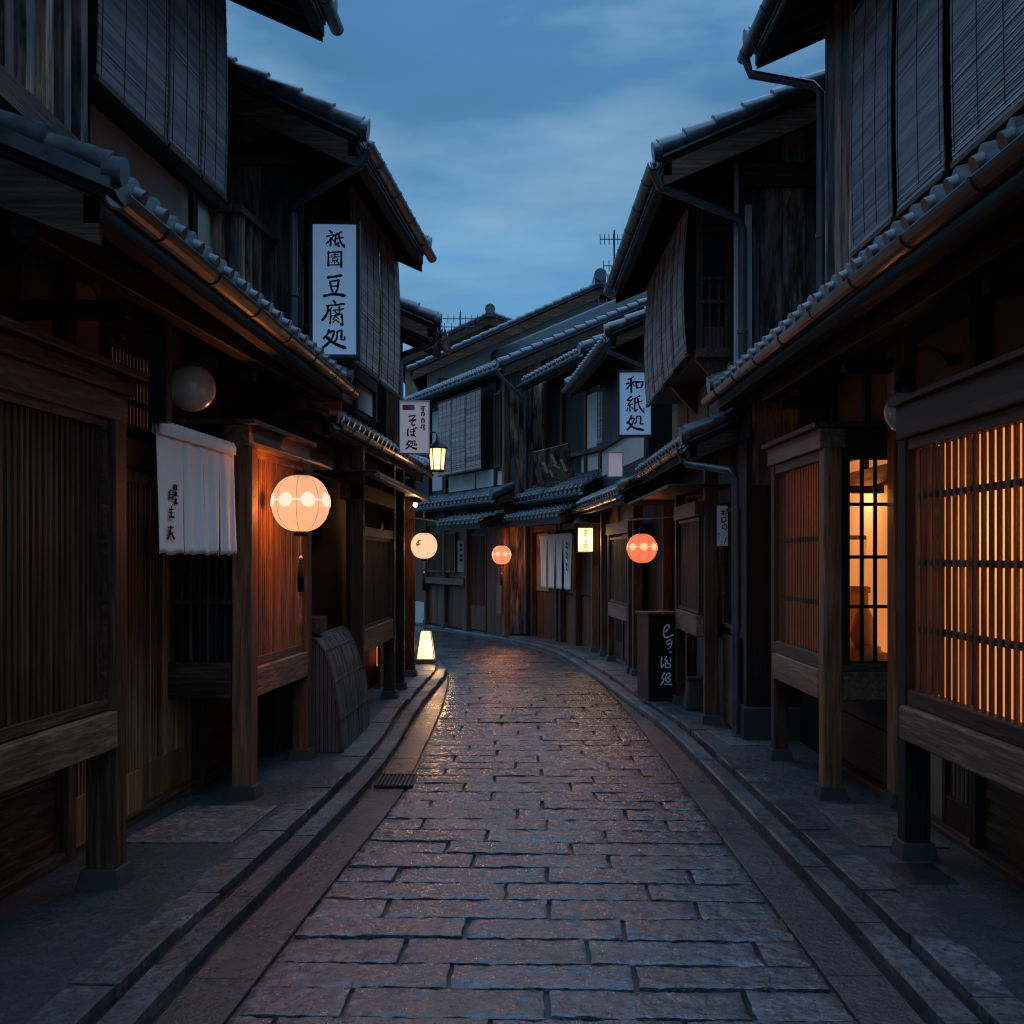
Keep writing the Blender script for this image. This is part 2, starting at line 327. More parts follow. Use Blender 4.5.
def tile_roof(par, f, u0, u1, ve, ze, vt, zt, v0=None, v1=None, vr=1.0, gutter='copper', cp=.25, board=.15, gend=0, name='tiled_roof'):
    roof = roofslope(f, u0, u1, ve, ze, vt, zt, cp).build(name, 'tile', par, recalc=False)
    k = (zt-ze)/(vt-ve)
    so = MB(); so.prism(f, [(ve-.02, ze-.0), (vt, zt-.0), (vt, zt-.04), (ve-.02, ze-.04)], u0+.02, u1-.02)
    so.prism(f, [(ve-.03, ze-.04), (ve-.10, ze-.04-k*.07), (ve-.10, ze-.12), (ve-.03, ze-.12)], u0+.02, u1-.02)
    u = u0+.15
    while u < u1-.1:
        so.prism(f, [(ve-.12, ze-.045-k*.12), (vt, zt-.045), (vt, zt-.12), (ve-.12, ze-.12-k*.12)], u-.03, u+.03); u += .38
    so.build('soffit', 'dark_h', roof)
    if gutter:
        g = MB(); n = 9; r = .05; gz = ze-.03; gv = ve+.05
        ring = [(gv+r*math.cos(a), gz-.01+r*math.sin(a)) for a in [math.pi+math.pi*i/(n-1) for i in range(n)]]
        ring += [(v+(-.006 if v > gv else .006), z+.008) for v, z in reversed(ring)]
        g.prism(f, ring, u0-.04+0*gend, u1+.04)
        u = u0+.4
        while u < u1:
            g.prism(f, [(gv+(r+.006)*math.cos(a), gz-.01+(r+.006)*math.sin(a)) for a in [math.pi+math.pi*i/8 for i in range(9)]], u-.012, u+.012); u += .75
        g.build('gutter', gutter, roof)
    for uu, sg in ((u0, 1), (u1, -1)):
        if (sg == 1 and v0) or (sg == -1 and v1):
            vg = MB(); S = abs(vt-ve); nn = max(2, round(S/.24))
            for i in range(nn):
                qa, qb = i/nn, (i+1.10)/nn
                a = f.p(uu+sg*.03, vt+(ve-vt)*qa, zt+(ze-zt)*qa+.075); b = f.p(uu+sg*.03, vt+(ve-vt)*min(qb, 1.0), zt+(ze-zt)*min(qb, 1.0)+.095)
                vg.tube([a, b], .066*vr, 10, .080*vr)
            vg.prism(f, [(ve+.01, ze+.08), (vt, zt+.08), (vt, zt+.0), (ve+.01, ze+.0)], uu-.012, uu+.012)
            vg.tube([f.p(uu+sg*.03, ve-.02, ze+.08), f.p(uu+sg*.03, ve+.05, ze+.07)], .082*vr, 12)
            vg.build('verge_tiles', 'tile', roof)
            bb = MB(); bb.prism(f, [(ve-.04, ze-.02), (vt, zt-.02), (vt, zt-board-.05), (ve-.04, ze-board)], uu+sg*.02, uu+sg*.055)
            bb.build('barge_board', 'wood_x', roof)
    return roof
def house_body(par, f, u0, u1, vw, zw, vr, zr, vb, mat='clay_dark', z0=0):
    MB().prism(f, [(vw, z0), (vw, zw), (vr, zr), (vb, zr-(vr-vb)*.45), (vb, z0)], u0, u1).build('wall', mat, par)
def back_slope(par, f, u0, u1, vr, zr, vb):
    k = .45
    o = MB().prism(f, [(vr+.05, zr+.12), (vb-.5, zr+.12-(vr-vb+.5)*k), (vb-.5, zr+.02-(vr-vb+.5)*k), (vr+.05, zr+.02)], u0, u1).build('rear_roof', 'tile', par)
    r = MB(); r.box(f, u0, u1, vr-.12, vr+.12, zr+.04, zr+.26); r.tube([f.p(u0-.02, vr, zr+.28), f.p(u1+.02, vr, zr+.28)], .10, 12)
    r.build('ridge', 'tile', par)
def gable_planks(par, f, u, v0, v1, zb, zfun, mat='weather', w=.17, th=.02, battens=True):
    mb = MB(); v = min(v0, v1); ve = max(v0, v1)
    while v < ve-.02:
        ww = w*random.uniform(.8, 1.25); v2 = min(v+ww, ve); j = random.uniform(0, .008)
        mb.prism(f, [(v+.002, zb), (v2-.002, zb), (v2-.002, zfun(v2)), (v+.002, zfun(v))], u-th-j, u); v = v2
    return mb.build('plank_wall', mat, par)
def street_planks(par, f, v, u0, u1, z0, z1, mat='weather', w=.17, th=.02, name='plank_wall'):
    mb = MB(); u = u0
    while u < u1-.02:
        u2 = min(u+w*random.uniform(.8, 1.25), u1); mb.box(f, u+.002, u2-.002, v, v+th+random.uniform(0, .008), z0, z1); u = u2
    return mb.build(name, mat, par)
def lattice(par, f, u0, u1, v, z0, z1, pitch=.085, w=.032, d=.02, rails=(), mat='wood_v', railmat=None, name='lattice', fr=.05, jit=0):
    mb = MB(); n = max(2, round((u1-u0)/pitch)); p = (u1-u0)/n
    for i in range(n+1):
        u = u0+i*p+random.uniform(-jit, jit); mb.box(f, u-w/2, u+w/2, v-d/2, v+d/2, z0, z1)
    for z in rails: mb.box(f, u0, u1, v-d/2-.022, v-d/2-.001, z-.016, z+.016)
    o = mb.build(name, mat, par)
    if fr:
        g = MB()
        g.box(f, u0-w/2-fr, u1+w/2+fr, v-.03, v+.03, z1, z1+fr); g.box(f, u0-w/2-fr, u1+w/2+fr, v-.03, v+.03, z0-fr, z0)
        g.box(f, u0-w/2-fr, u0-w/2, v-.03, v+.03, z0, z1); g.box(f, u1+w/2, u1+w/2+fr, v-.03, v+.03, z0, z1)
        g.build('lattice_frame', railmat or 'wood_h', o)
    return o
def sliding_door(par, f, u0, u1, v, z0, z1, back='dark', mat='cedar_v', pitch=.045, kick=.24, leafs=2):
    for i in range(leafs):
        a = u0+(u1-u0)*i/leafs; b = u0+(u1-u0)*(i+1)/leafs; vv = v-.035*(i % 2)
        d = MB(); d.box(f, a, a+.05, vv-.015, vv+.015, z0, z1); d.box(f, b-.05, b, vv-.015, vv+.015, z0, z1)
        d.box(f, a+.05, b-.05, vv-.015, vv+.015, z1-.07, z1); d.box(f, a+.05, b-.05, vv-.012, vv+.012, z0, z0+kick)
        o = d.build('sliding_door', mat, par, .003)
        s = MB(); u = a+.05+pitch; sd = .003 if back.startswith('room') else .01
        while u < b-.055: s.box(f, u-.009, u+.009, vv-sd, vv+sd, z0+kick, z1-.07); u += pitch
        for z in (z0+kick+(z1-z0-kick)*.33, z0+kick+(z1-z0-kick)*.68): s.box(f, a+.05, b-.05, vv-.02, vv-.011, z-.012, z+.012)
        s.build('door_lattice', mat, o)
        MB().box(f, a+.051, b-.051, vv-.034, vv-.028, z0+kick, z1-.07).build('door_panel', back, o)
def post(par, f, u, v, z1, w=.13, stone=True, mat='wood_v', z0=.05):
    o = bx('post', mat, par, f, u-w/2, u+w/2, v-w/2, v+w/2, z0+(.09 if stone else 0), z1, .008)
    if stone:
        h = w/2+.035; MB().hexa([f.p(u-h, v-h, z0), f.p(u+h, v-h, z0), f.p(u+h, v+h, z0), f.p(u-h, v+h, z0)] + [f.p(u+a*(h-.02), v+b*(h-.02), z0+.10) for a, b in ((-1, -1), (1, -1), (1, 1), (-1, 1))]).build('foot_block', 'stonebase' if w < .2 else 'wood_v', o, .006)
    return o
def blind(f, u0, u1, v, zt, zb, label, mat='sudare', group=None, bow=.05):
    t = thing('bamboo_blind', f.p((u0+u1)/2, v, zb), label, 'blind', group)
    mb = MB(); pts = []; n = max(20, int((zt-zb)/.0145)); base = random.random()
    sag = random.uniform(-.012, .012)
    for i in range(n+1):
        q = i/n; pts.append((v+bow*math.sin(q*math.pi*.9)*.6, zt+(zb-zt)*q))
    low = .5
    for i in range(n):
        (a, z), (a2, z2) = pts[i], pts[i+1]; low = low*.6+.4*random.random(); mb.cur = min(1, max(0, low+random.uniform(-.35, .35)))
        e0, e1 = random.uniform(0, .006), random.uniform(0, .006); j = random.uniform(-.002, .002)
        mb.prism(f, [(a+j, z-.001), (a2+.004+j, z2+.0005), (a2-.004, z2+.0005), (a-.004, z-.001)], u0+.008+e0, u1-.008-e1)
    pb = MB(); pb.prism(f, [(a-.006, z) for a, z in pts[::4]]+[(a-.009, z) for a, z in pts[::-4]], u0+.03, u1-.03)
    cords = []; nn = max(2, int((u1-u0)/.28))
    for k in range(nn+1):
        uu = u0+.05+(u1-u0-.1)*k/nn
        sb = MB(); sb.tube([f.p(uu, p_[0]+.006, p_[1]) for p_ in pts[::8]], .0025, 4); cords.append(sb)
    s = mb.build('blind_sheet', mat, t, recalc=False); pb.build('blind_lining', 'dark', t, recalc=False); [c_.build('binding_cord', 'dark', t) for c_ in cords]
    r = MB(); r.tube([f.p(u0, v, zt+.01), f.p(u1, v, zt+.01)], .02, 8); r.build('top_rod', 'wood_h', t)
    va = pts[-1][0]
    r = MB(); r.box(f, u0+.005, u1-.005, va-.018, va+.012, zb-.02, zb+.012); r.build('bottom_rail', 'wood_h', t)
    return t
def downpipe(par, pts, r=.035, mat='pipe'):
    mb = MB(); mb.tube(pts, r, 10)
    for a, b in zip(pts, pts[1:]):
        a, b = V(a), V(b)
        if (b-a).length > .8:
            n = max(1, int((b-a).length/1.2))
            for i in range(n): q = a+(b-a)*((i+.6)/n); d = (b-a).normalized(); mb.tube([q-d*.015, q+d*.015], r+.01, 10)
    return mb.build('downpipe', mat, par)
def strokes(par, sl, fmap, mat, name='lettering', wscale=1.0):
    """brush strokes: every stroke is a tapered ribbon with round ends"""
    mb = MB(); k = 0
    for pts, w in sl:
        w = w*wscale; P = [V((x, y)) for x, y in pts]
        if len(P) == 2: P = [P[0], P[0].lerp(P[1], .5), P[1]]
        Q = []
        for i in range(len(P)-1):
            p0, p1, p2, p3 = P[max(i-1, 0)], P[i], P[i+1], P[min(i+2, len(P)-1)]
            for j in range(5):
                t = j/5; Q.append(.5*((2*p1)+(p2-p0)*t+(2*p0-5*p1+4*p2-p3)*t*t+(3*p1-p0-3*p2+p3)*t*t*t))
        Q.append(P[-1]); n = len(Q); A = []; B = []; off = .0003+k*.00012; k += 1
        for i, q in enumerate(Q):
            d = (Q[min(i+1, n-1)]-Q[max(i-1, 0)]); d = d.normalized() if d.length else V((1, 0)); nn = V((-d.y, d.x))
            t = i/(n-1); ww = w*.5*(1.05-.25*math.sin(math.pi*min(1, t*1.3))-.35*max(0, t-.7))*(1+.10*math.sin(i*2.3+k))
            A.append(q+nn*ww); B.append(q-nn*ww)
        d0 = (Q[1]-Q[0]).normalized(); d1 = (Q[-1]-Q[-2]).normalized()
        c0 = Q[0]-d0*w*.42; c1 = Q[-1]+d1*w*.40
        vs = [c0]+A+[c1]+B; vs3 = [fmap(q.x, q.y, off) for q in vs]
        fs = [(0, 1, n+2)]+[(1+i, 2+i, n+3+i, n+2+i) for i in range(n-1)]+[(n, n+1, 2*n+1)]
        mb.cur = .5; mb.add(vs3, fs)
    return mb.build(name, mat, par, recalc=False)
def lamp_light(par, loc, power, col=(1, .42, .14), r=.05, name='bulb_light'):
    ld = bpy.data.lights.new(name, 'POINT'); ld.energy = power; ld.color = col; ld.shadow_soft_size = r
    o = bpy.data.objects.new(name, ld); C.objects.link(o); l = V(loc); q = par
    while q is not None: l = l-q.location; q = q.parent
    o.location = l; o.parent = par; return o

# ------------------------------------------------------------------ GROUND
def cr_path(P, n=8):
    P = [V(p) for p in P]; Q = []
    for i in range(len(P)-1):
        p0, p1, p2, p3 = P[max(i-1, 0)], P[i], P[i+1], P[min(i+2, len(P)-1)]
        for j in range(n):
            t = j/n; Q.append(.5*((2*p1)+(p2-p0)*t+(2*p0-5*p1+4*p2-p3)*t*t+(3*p1-p0-3*p2+p3)*t*t*t))
    Q.append(P[-1]); return Q
def offset(Q, d):
    R = []
    for i, q in enumerate(Q):
        t = (Q[min(i+1, len(Q)-1)]-Q[max(i-1, 0)]).normalized(); R.append(q+V((t.y, -t.x))*d)     # +d to the right
    return R
LK = cr_path([(-1.5, -3), (-1.27, 4.1), (-1.17, 5.75), (-1.02, 8.2), (-.97, 10), (-.98, 11.8), (-.96, 13.6), (-.90, 16), (-.98, 17.3), (-1.25, 18.3), (-1.9, 19.6), (-3.2, 21.5), (-6, 24.8), (-10, 28)])
RK = cr_path([(1.46, -3), (1.46, 4.1), (1.47, 5.3), (1.46, 7.6), (1.44, 9.9), (1.40, 11.5), (1.29, 13), (1.02, 17), (.68, 20.2), (.1, 22.4), (-.8, 24.6), (-1.75, 27), (-3.2, 30), (-6, 34), (-10, 38)])
MB().flat([(-400, -60), (400, -60), (400, 600), (-400, 600)], -.30, -.12).build('ground', 'ground')['kind'] = 'structure'
def sheet(name, A, B, z, mat, thick=None):
    mb = MB(); n = min(len(A), len(B)); mb.cur = .5
    for i in range(n-1):
        vs = [V((p.x, p.y, z)) for p in (A[i], B[i], B[i+1], A[i+1])]
        mb.add(vs, [(0, 1, 2, 3)])
        if thick:
            for a, b in ((A[i], A[i+1]), (B[i], B[i+1])): mb.add([(a.x, a.y, z-thick), (b.x, b.y, z-thick), (b.x, b.y, z), (a.x, a.y, z)], [(0, 1, 2, 3)])
    o = mb.build(name, mat, recalc=False); o['kind'] = 'structure'; return o
def resample(Q, n):
    ls = [0]
    for a, b in zip(Q, Q[1:]): ls.append(ls[-1]+(b-a).length)
    R = []; j = 0
    for i in range(n):
        s = ls[-1]*i/(n-1)
        while j < len(ls)-2 and ls[j+1] < s: j += 1
        R.append(Q[j].lerp(Q[j+1], (s-ls[j])/(ls[j+1]-ls[j])))
    return R
sheet('road', resample(LK, 120), resample(RK, 120), -.022, 'joint')
# drainage strips between the paving and the kerbs
CEN = cr_path([(-.05, -3), (.05, 2), (.10, 4), (.16, 6), (.225, 8), (.235, 10), (.235, 12), (.20, 14), (.12, 16), (-.06, 18), (-.46, 20.4), (-1.2, 22.9), (-2.4, 25.8), (-4.4, 29.2), (-7.5, 32.5), (-10.5, 35)], 12)
def cen(s):
    return s
cl = [0]
for a, b in zip(CEN, CEN[1:]): cl.append(cl[-1]+(b-a).length)
def cpt(s):
    s = max(0, min(s, cl[-1]-.001)); j = 0
    lo, hi = 0, len(cl)-1
    while hi-lo > 1:
        m = (lo+hi)//2
        if cl[m] <= s: lo = m
        else: hi = m
    t = (s-cl[lo])/(cl[hi]-cl[lo]); p = CEN[lo].lerp(CEN[hi], t)
    a = CEN[max(lo-2, 0)]; b = CEN[min(hi+2, len(CEN)-1)]; d = (b-a).normalized()
    return p, V((d.y, -d.x))
def halfw(y): return 1.09 if y < 4 else (1.09-.03*(y-4) if y < 8 else .965)
def road_pt(s, t):
    p, n = cpt(s); return p+n*t
mb = MB(); s = .2; row = 0
while s < cl[-1]-.4:
    d = .285*random.uniform(.92, 1.10); y = cpt(s)[0].y; hw = halfw(y)
    x = -hw; cut = [-hw]; o = (.36 if row % 2 else 0)
    xs = [-.36-.72+o, -.36+o+.0, .36+o-.0, 1.08+o-.72*0]
    base = .36 if row % 2 else 0.0
    xs = [base+k*.72-.0 for k in range(-3, 4)]
    if row % 3 == 2: xs = [q+.16 for q in xs]
    for q in xs:
        q += random.uniform(-.03, .03)
        if -hw+.16 < q < hw-.16: cut.append(q)
    cut.append(hw)
    for a, b in zip(cut, cut[1:]):
        g = .0095*random.uniform(.8, 1.4); gs = .020 if y < 8.5 else (.034 if y < 14 else .12); nx = max(2, int((b-a)/gs)); ny = max(3, int(d/gs)); z0 = random.uniform(-.003, .003); tx, ty = random.uniform(-.005, .005), random.uniform(-.005, .005)
        mb.cur = random.random(); vs = []; seed = V((random.random()*50, random.random()*50, 0))
        for j in range(ny+1):
            for i in range(nx+1):
                fx, fy = i/nx, j/ny; tt = a+g+(b-a-2*g)*fx; ss = s+g+(d-2*g)*fy
                ex = min(i, nx-i) == 0; ey = min(j, ny-j) == 0
                if ex or ey:
                    wob = .007*noise.noise(V((tt*9, ss*9, row))); tt += wob if ex else 0; ss += wob if ey else 0
                rel = 0
                if gs < .1:
                    q9 = seed+V((fx*(b-a), fy*d, 0)); n1_ = noise.noise(q9*15); n2_ = noise.noise(q9*38+V((9, 3, 1))); n3_ = noise.noise(q9*5)
                    rel = .0060*n1_+.0042*n2_+.003*n3_-.008*max(0, n1_*n2_*2.2-.12)
                    dm = min(fx*(b-a), (1-fx)*(b-a), fy*d, (1-fy)*d); rel -= .0015*max(0, 1-dm/.025)
                zz = rel+z0+(fx-.5)*tx+(fy-.5)*ty-((.0025 if gs < .1 else .010) if ex or ey else 0)+.0035*noise.noise(seed+V((fx*3, fy*2, 0)))
                q = road_pt(ss, tt); vs.append(V((q.x, q.y, zz)))
        w_ = nx+1
        fs = [(j*w_+i, j*w_+i+1, (j+1)*w_+i+1, (j+1)*w_+i) for j in range(ny) for i in range(nx)]
        mb.add(vs, fs, True)
        rim = [i for i in range(w_)]+[j*w_+nx for j in range(1, ny+1)]+[ny*w_+i for i in range(nx-1, -1, -1)]+[j*w_ for j in range(ny-1, 0, -1)]
        low = [V((vs[i].x, vs[i].y, -.03)) for i in rim]; m_ = len(rim)
        mb.add([vs[i] for i in rim]+low, [(i, (i+1) % m_, m_+(i+1) % m_, m_+i) for i in range(m_)])
    s += d; row += 1
mb.build('paving', 'paving', recalc=False)['kind'] = 'structure'
def strip_slabs(name, A, B, mat, z, step=1.35, gap=.006, hgt=.1, jz=.004, cham=.008, wob=0.0):
    """row of long slabs between two polylines with equal sample counts"""
    mb = MB(); n = len(A); L_ = [0]
    for a, b in zip(A, A[1:]): L_.append(L_[-1]+(b-a).length)
    def at(Q, s):
        j = 0
        while j < n-2 and L_[j+1] < s: j += 1
        return Q[j].lerp(Q[j+1], (s-L_[j])/(L_[j+1]-L_[j]))
    s = 0
    while s < L_[-1]-.3:
        d = step*random.uniform(.8, 1.2); e = min(s+d, L_[-1]); m = max(2, int(d/.3)); mb.cur = random.random(); dz = random.uniform(-jz, jz); vs = []
        jw = random.uniform(-wob, wob)
        for i in range(m+1):
            t = s+gap+(e-s-2*gap)*i/m; a, b = at(A, t), at(B, t); ab = (b-a).normalized(); a = a+ab*jw
            tz = -cham if i in (0, m) else 0
            for q, zz in ((a, z-hgt), (a, z-cham), (a+ab*cham, z), (b-ab*cham, z), (b, z-cham), (b, z-hgt)):
                vs.append((q.x, q.y, zz+dz+(tz if zz == z else 0)))
        fs = [(i*6+k, i*6+k+1, i*6+k+7, i*6+k+6) for i in range(m) for k in range(5)]+[tuple(range(6)), tuple(range(m*6, m*6+6))]
        mb.add(vs, fs); s = e
    o = mb.build(name, mat, recalc=False); o['kind'] = 'structure'; return o
def edge_of_paving(sgn, extra, n=140, ds=0):
    return [road_pt(cl[-1]*i/(n-1)*.995, sgn*(halfw(cpt(cl[-1]*i/(n-1))[0].y)+extra)) for i in range(n)]
def nearest_on(Q, p):
    best = None
    for a, b in zip(Q, Q[1:]):
        ab = b-a; t = max(0, min(1, (p-a).dot(ab)/ab.length_squared)); c = a+ab*t; d = (p-c).length
        if best is None or d < best[0]: best = (d, c)
    return best[1]
for sg, K in ((-1, LK), (1, RK)):
    A = edge_of_paving(sg, .014); B = [nearest_on(K, a) for a in A]
    B = [a+(b-a)*max(0, ((b-a).length-.035))/max((b-a).length, .001) for a, b in zip(A, B)]
    strip_slabs('gutter_strip', A, B, 'strip', -.004, 1.3, .004, .05, .002, .004)
# kerbs: two parallel stone rows on both sides, then the pavement sheets
for sg, K, nm in ((-1, LK, 'left'), (1, RK, 'right')):
    K = resample(K, 160)
    a0, a1, a2, a3 = K, offset(K, sg*.125), offset(K, sg*.155), offset(K, sg*.33)
    strip_slabs('kerb', a0, a1, 'kerbst', .045, 1.15, .003, .12, .002, .014)
    strip_slabs('kerb', a2, a3, 'kerbst', .075, .62, .005, .12, .006, .010, .012)
    sheet('kerb_channel', a1, a2, .02, 'joint')
    far = [V((sg*9 if q.y < 16 or sg > 0 else min(-9, q.x-4), q.y+(6 if q.y > 18 and sg > 0 else 0))) for q in K]
    sheet('pavement', offset(K, sg*.30), far, .066, 'asph')
exec_done = True
# ------------------------------------------------------------------ LEFT HOUSE 1 (nearest)
f1 = side(-1.9, 5.6, .075, 1); e1 = side(-1.48, 4.41, .034, 1)
H = thing('wooden_house', (-2.6, 6, 0), 'nearest dark wooden house on the left, long slatted window beside the white curtain', 'house', 'wooden townhouses along the lane')
house_body(H, f1, .8, 9.2, -.45, 3.3, -.46, 3.31, -5, 'clay_dark')
MB().prism(f1, [(-.46, 3.2), (-.46, 5.65), (-3.6, 7.0), (-6, 5.9), (-6, 3.2)], .8, 8.5).build('upper_wall', 'dark_v', H)
tile_roof(H, e1, 4.4, 9.5, 0, 2.95, -1.0, 3.37, v0=True, v1=True, name='pent_roof', board=.2, vr=.66)
er = side(-1.31, 8.6, .034, 1)
tile_roof(H, er, 1, 8.6, 0, 5.44, -3.2, 6.9, v1=True, gutter='pipe', name='main_roof', board=.16); back_slope(H, er, 1, 8.6, -3.2, 6.9, -6)
# long slatted bay
bx('header_beam', 'wood_h', H, f1, 2.6, 5.80, -.16, .07, 2.37, 2.45)
bx('header_beam', 'wood_h', H, f1, 2.6, 5.76, -.12, .045, 2.24, 2.37)
bx('header_cap', 'wood_h', H, f1, 2.6, 5.84, -.44, .12, 2.45, 2.49)
bx('sill_beam', 'cedar_h', H, f1, 2.6, 5.57, -.05, .075, .715, .885)
lattice(H, f1, 2.7, 5.50, .0, .94, 2.20, .052, .024, .02, rails=(1.25, 1.58, 1.9), name='slat_screen', mat='wood_v', fr=.045, jit=.003)
MB().box(f1, 2.6, 5.54, -.12, -.09, .9, 2.24).build('screen_backing', 'dark', H)
MB().box(f1, 2.6, 5.54, -.42, -.05, .80, .89).build('bay_floor', 'dark_h', H)
MB().box(f1, 5.50, 5.54, -.44, -.03, .85, 2.4).build('bay_side', 'wood_v', H)
post(H, f1, 5.64, -.01, 2.24, .14)
# dado boards below
for z in (.12, .50): bx('dado_board', 'wood_h', H, f1, 2.6, 6.0, -.44, -.405-random.random()*.01, z, z+.375)
bx('ground_sill', 'wood_h', H, f1, 2.6, 9.2, -.44, -.36, .05, .12)
post(H, f1, 6.05, -.40, 3.1, .10, False)
sliding_door(H, f1, 6.12, 8.02, -.40, .12, 2.10, 'dark', 'cedar_lit_v')  # door wood lightened to stand in for lantern light
bx('lintel', 'wood_h', H, f1, 5.5, 9.2, -.44, -.37, 2.12, 2.28)
post(H, f1, 8.08, -.40, 3.1, .10, False)
for a, b in ((5.7, 6.55), (7.5, 8.6)): MB().box(f1, a, b, -.44, -.425, 2.3, 3.05).build('clay_panel', 'clay', H)
MB().box(f1, 6.6, 7.3, -.44, -.43, 2.36, 2.78).build('transom_light', 'glow_low', H)
lattice(H, f1, 6.62, 7.28, -.41, 2.36, 2.78, .05, .012, .01, rails=(2.5, 2.64), name='transom_lattice', mat='dark_v', fr=.03)
bx('hanging_post', 'dark_v', H, f1, 6.02, 6.12, .04, .13, 2.28, 3.0)
bx('eave_beam', 'dark_h', H, f1, 4.5, 9.3, .10, .20, 2.80, 2.92)
for u in (5.64, 7.68, 9.1): bx('bracket_arm', 'dark_v', H, f1, u-.05, u+.05, -.44, .10, 2.72, 2.80)
# second bay, lit by the big lantern
bx('header_beam', 'cedar_lit_h', H, f1, 7.60, 9.18, -.08, .085, 2.30, 2.44)
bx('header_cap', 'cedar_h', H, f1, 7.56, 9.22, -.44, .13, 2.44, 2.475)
bx('sill_beam', 'cedar_lit_h', H, f1, 7.73, 9.06, -.05, .10, .70, .885)
lattice(H, f1, 7.80, 9.02, .03, .94, 2.25, .047, .020, .022, rails=(), name='slat_screen', mat='cedar_lit_v', railmat='cedar_lit_h')
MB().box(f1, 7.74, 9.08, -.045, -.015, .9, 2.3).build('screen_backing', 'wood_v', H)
post(H, f1, 7.66, .04, 2.30, .13, mat='cedar_lit_v'); post(H, f1, 9.12, .04, 2.30, .12, mat='cedar_v')
MB().box(f1, 7.74, 9.08, -.43, -.045, .74, .80).build('bay_floor', 'dark_h', H)
bx('side_board', 'wood_x', H, f1, 7.60, 7.635, -.43, -.03, .70, .93)
bx('side_board', 'wood_x', H, f1, 7.60, 7.635, -.43, -.03, 2.10, 2.30)
MB().box(f1, 7.67, 7.70, -.43, -.03, .93, 2.10).build('side_backing', 'dark', H)
m_ = MB(); v = -.40
while v < -.04: m_.box(f1, 7.61, 7.63, v-.008, v+.008, .93, 2.10); v += .055
m_.box(f1, 7.60, 7.61, -.43, -.03, 1.3, 1.33); m_.build('side_lattice', 'wood_v', H)
bx('dado_board', 'wood_h', H, f1, 8.14, 9.2, -.44, -.40, .12, .62); bx('dado_board', 'wood_h', H, f1, 8.14, 9.2, -.44, -.408, .63, 1.0)
# upper storey
for a, b in ((4.3, 6.3), (6.42, 8.02), (8.1, 8.48)): MB().box(f1, a, b, -.46, -.44, 3.46, 4.05).build('plaster_panel', 'plaster', H)
for u in (4.25, 6.36, 8.06): bx('upper_post', 'dark_v', H, f1, u-.05, u+.05, -.46, -.41, 3.3, 5.4)
bx('upper_beam', 'wood_h', H, f1, 4.2, 8.5, -.46, -.39, 3.38, 3.47); bx('upper_beam', 'dark_h', H, f1, 4.2, 8.5, -.46, -.38, 4.05, 4.16)
b_ = MB(); u = 4.1
while u < 5.75: b_.box(W, u, u+.085, -2.07, -2.0, 3.50, 5.7); u += .21
b_.build('balcony_bars', 'weather', H)
b_ = MB()
for z in (3.95, 4.5, 5.1): b_.box(W, 4.1, 5.78, -2.10, -2.075, z, z+.06)
b_.box(W, 4.0, 5.80, -2.14, -1.97, 3.38, 3.50); b_.box(W, 5.74, 5.80, -2.5, -2.08, 3.5, 5.7); b_.build('balcony_rails', 'wood_h', H)
MB().box(W, 4.0, 5.7, -2.16, -2.15, 3.5, 5.7).build('balcony_backing', 'dark', H)
for i, (a, b, lb) in enumerate(((5.96, 6.93, 'dark bamboo blind hanging nearest the camera on the left upper storey'), (6.95, 7.5, 'narrow middle bamboo blind of the three over the left pent roof'), (7.52, 8.03, 'dark bamboo blind at the far corner of the nearest left house, by the balcony'))):
    blind(f1, a, b, -.2, 5.5, 3.99, lb, group='bamboo blinds on the nearest left house', bow=.03)

# ------------------------------------------------------------------ LEFT HOUSE 2
f2 = side(-1.48, 9.8, .03, 1); e2 = side(-1.45, 10, .057, 1); g2 = side(-1.10, 8.7, .074, 1)
H = thing('wooden_house', (-2.4, 11, 0), 'second wooden house on the left, with weathered gable, slatted balcony and tall shop sign', 'house', 'wooden townhouses along the lane')
MB().prism(f2, [(-.34, 0), (-.34, 3.0), (-5, 3.0), (-5, 0)], 9.22, 13.08).build('wall', 'dark_v', H)
MB().prism(g2, [(-.64, 3.0), (-.64, 4.85), (-3.6, 6.25), (-6.2, 5.0), (-6.2, 3.0)], 9.3, 12.6).build('upper_wall', 'dark_v', H)
tile_roof(H, e2, 9.8, 13.05, 0, 2.72, -.75, 3.05, v0=True, name='pent_roof')
tile_roof(H, g2, 8.72, 12.0, 0, 4.64, -3.6, 6.3, v0=True, v1=True, gutter='pipe', name='main_roof', board=.2); back_slope(H, g2, 8.72, 12.3, -3.6, 6.3, -6.4)
kf = lambda v: 4.64-.461*v-.12
gable_planks(H, g2, 9.3, -2.6, -.66, 3.0, kf)
bx('gable_beam', 'wood_x', H, g2, 9.22, 9.28, -3.2, -.6, 4.62, 4.78)
MB().box(g2, 9.32, 12.5, -.64, -.625, 3.05, 4.7).build('plaster_panel', 'plaster', H)
for u in (9.34, 9.62, 10.6, 11.5, 12.5): bx('upper_post', 'dark_v', H, g2, u-.05, u+.05, -.64, -.59, 3.0, 4.8)
for z in (3.3, 3.95, 4.5): bx('upper_beam', 'dark_h', H, g2, 9.3, 12.5, -.64, -.58, z, z+.12)
MB().box(g2, 9.7, 12.0, -.64, -.60, 3.4, 4.45).build('dark_window', 'dark', H)
downpipe(H, [g2.p(8.74, .05, 4.56), g2.p(8.76, -.02, 4.46), g2.p(9.1, -.58, 4.28), g2.p(9.14, -.60, 4.2), g2.p(9.14, -.60, 3.2)])
bl = side(-1.92, 8.45, .105, 1)
b_ = MB(); b_.box(bl, 8.45, 9.97, -.34, -.0, 3.06, 3.14); b_.build('balcony_floor', 'dark_h', H)
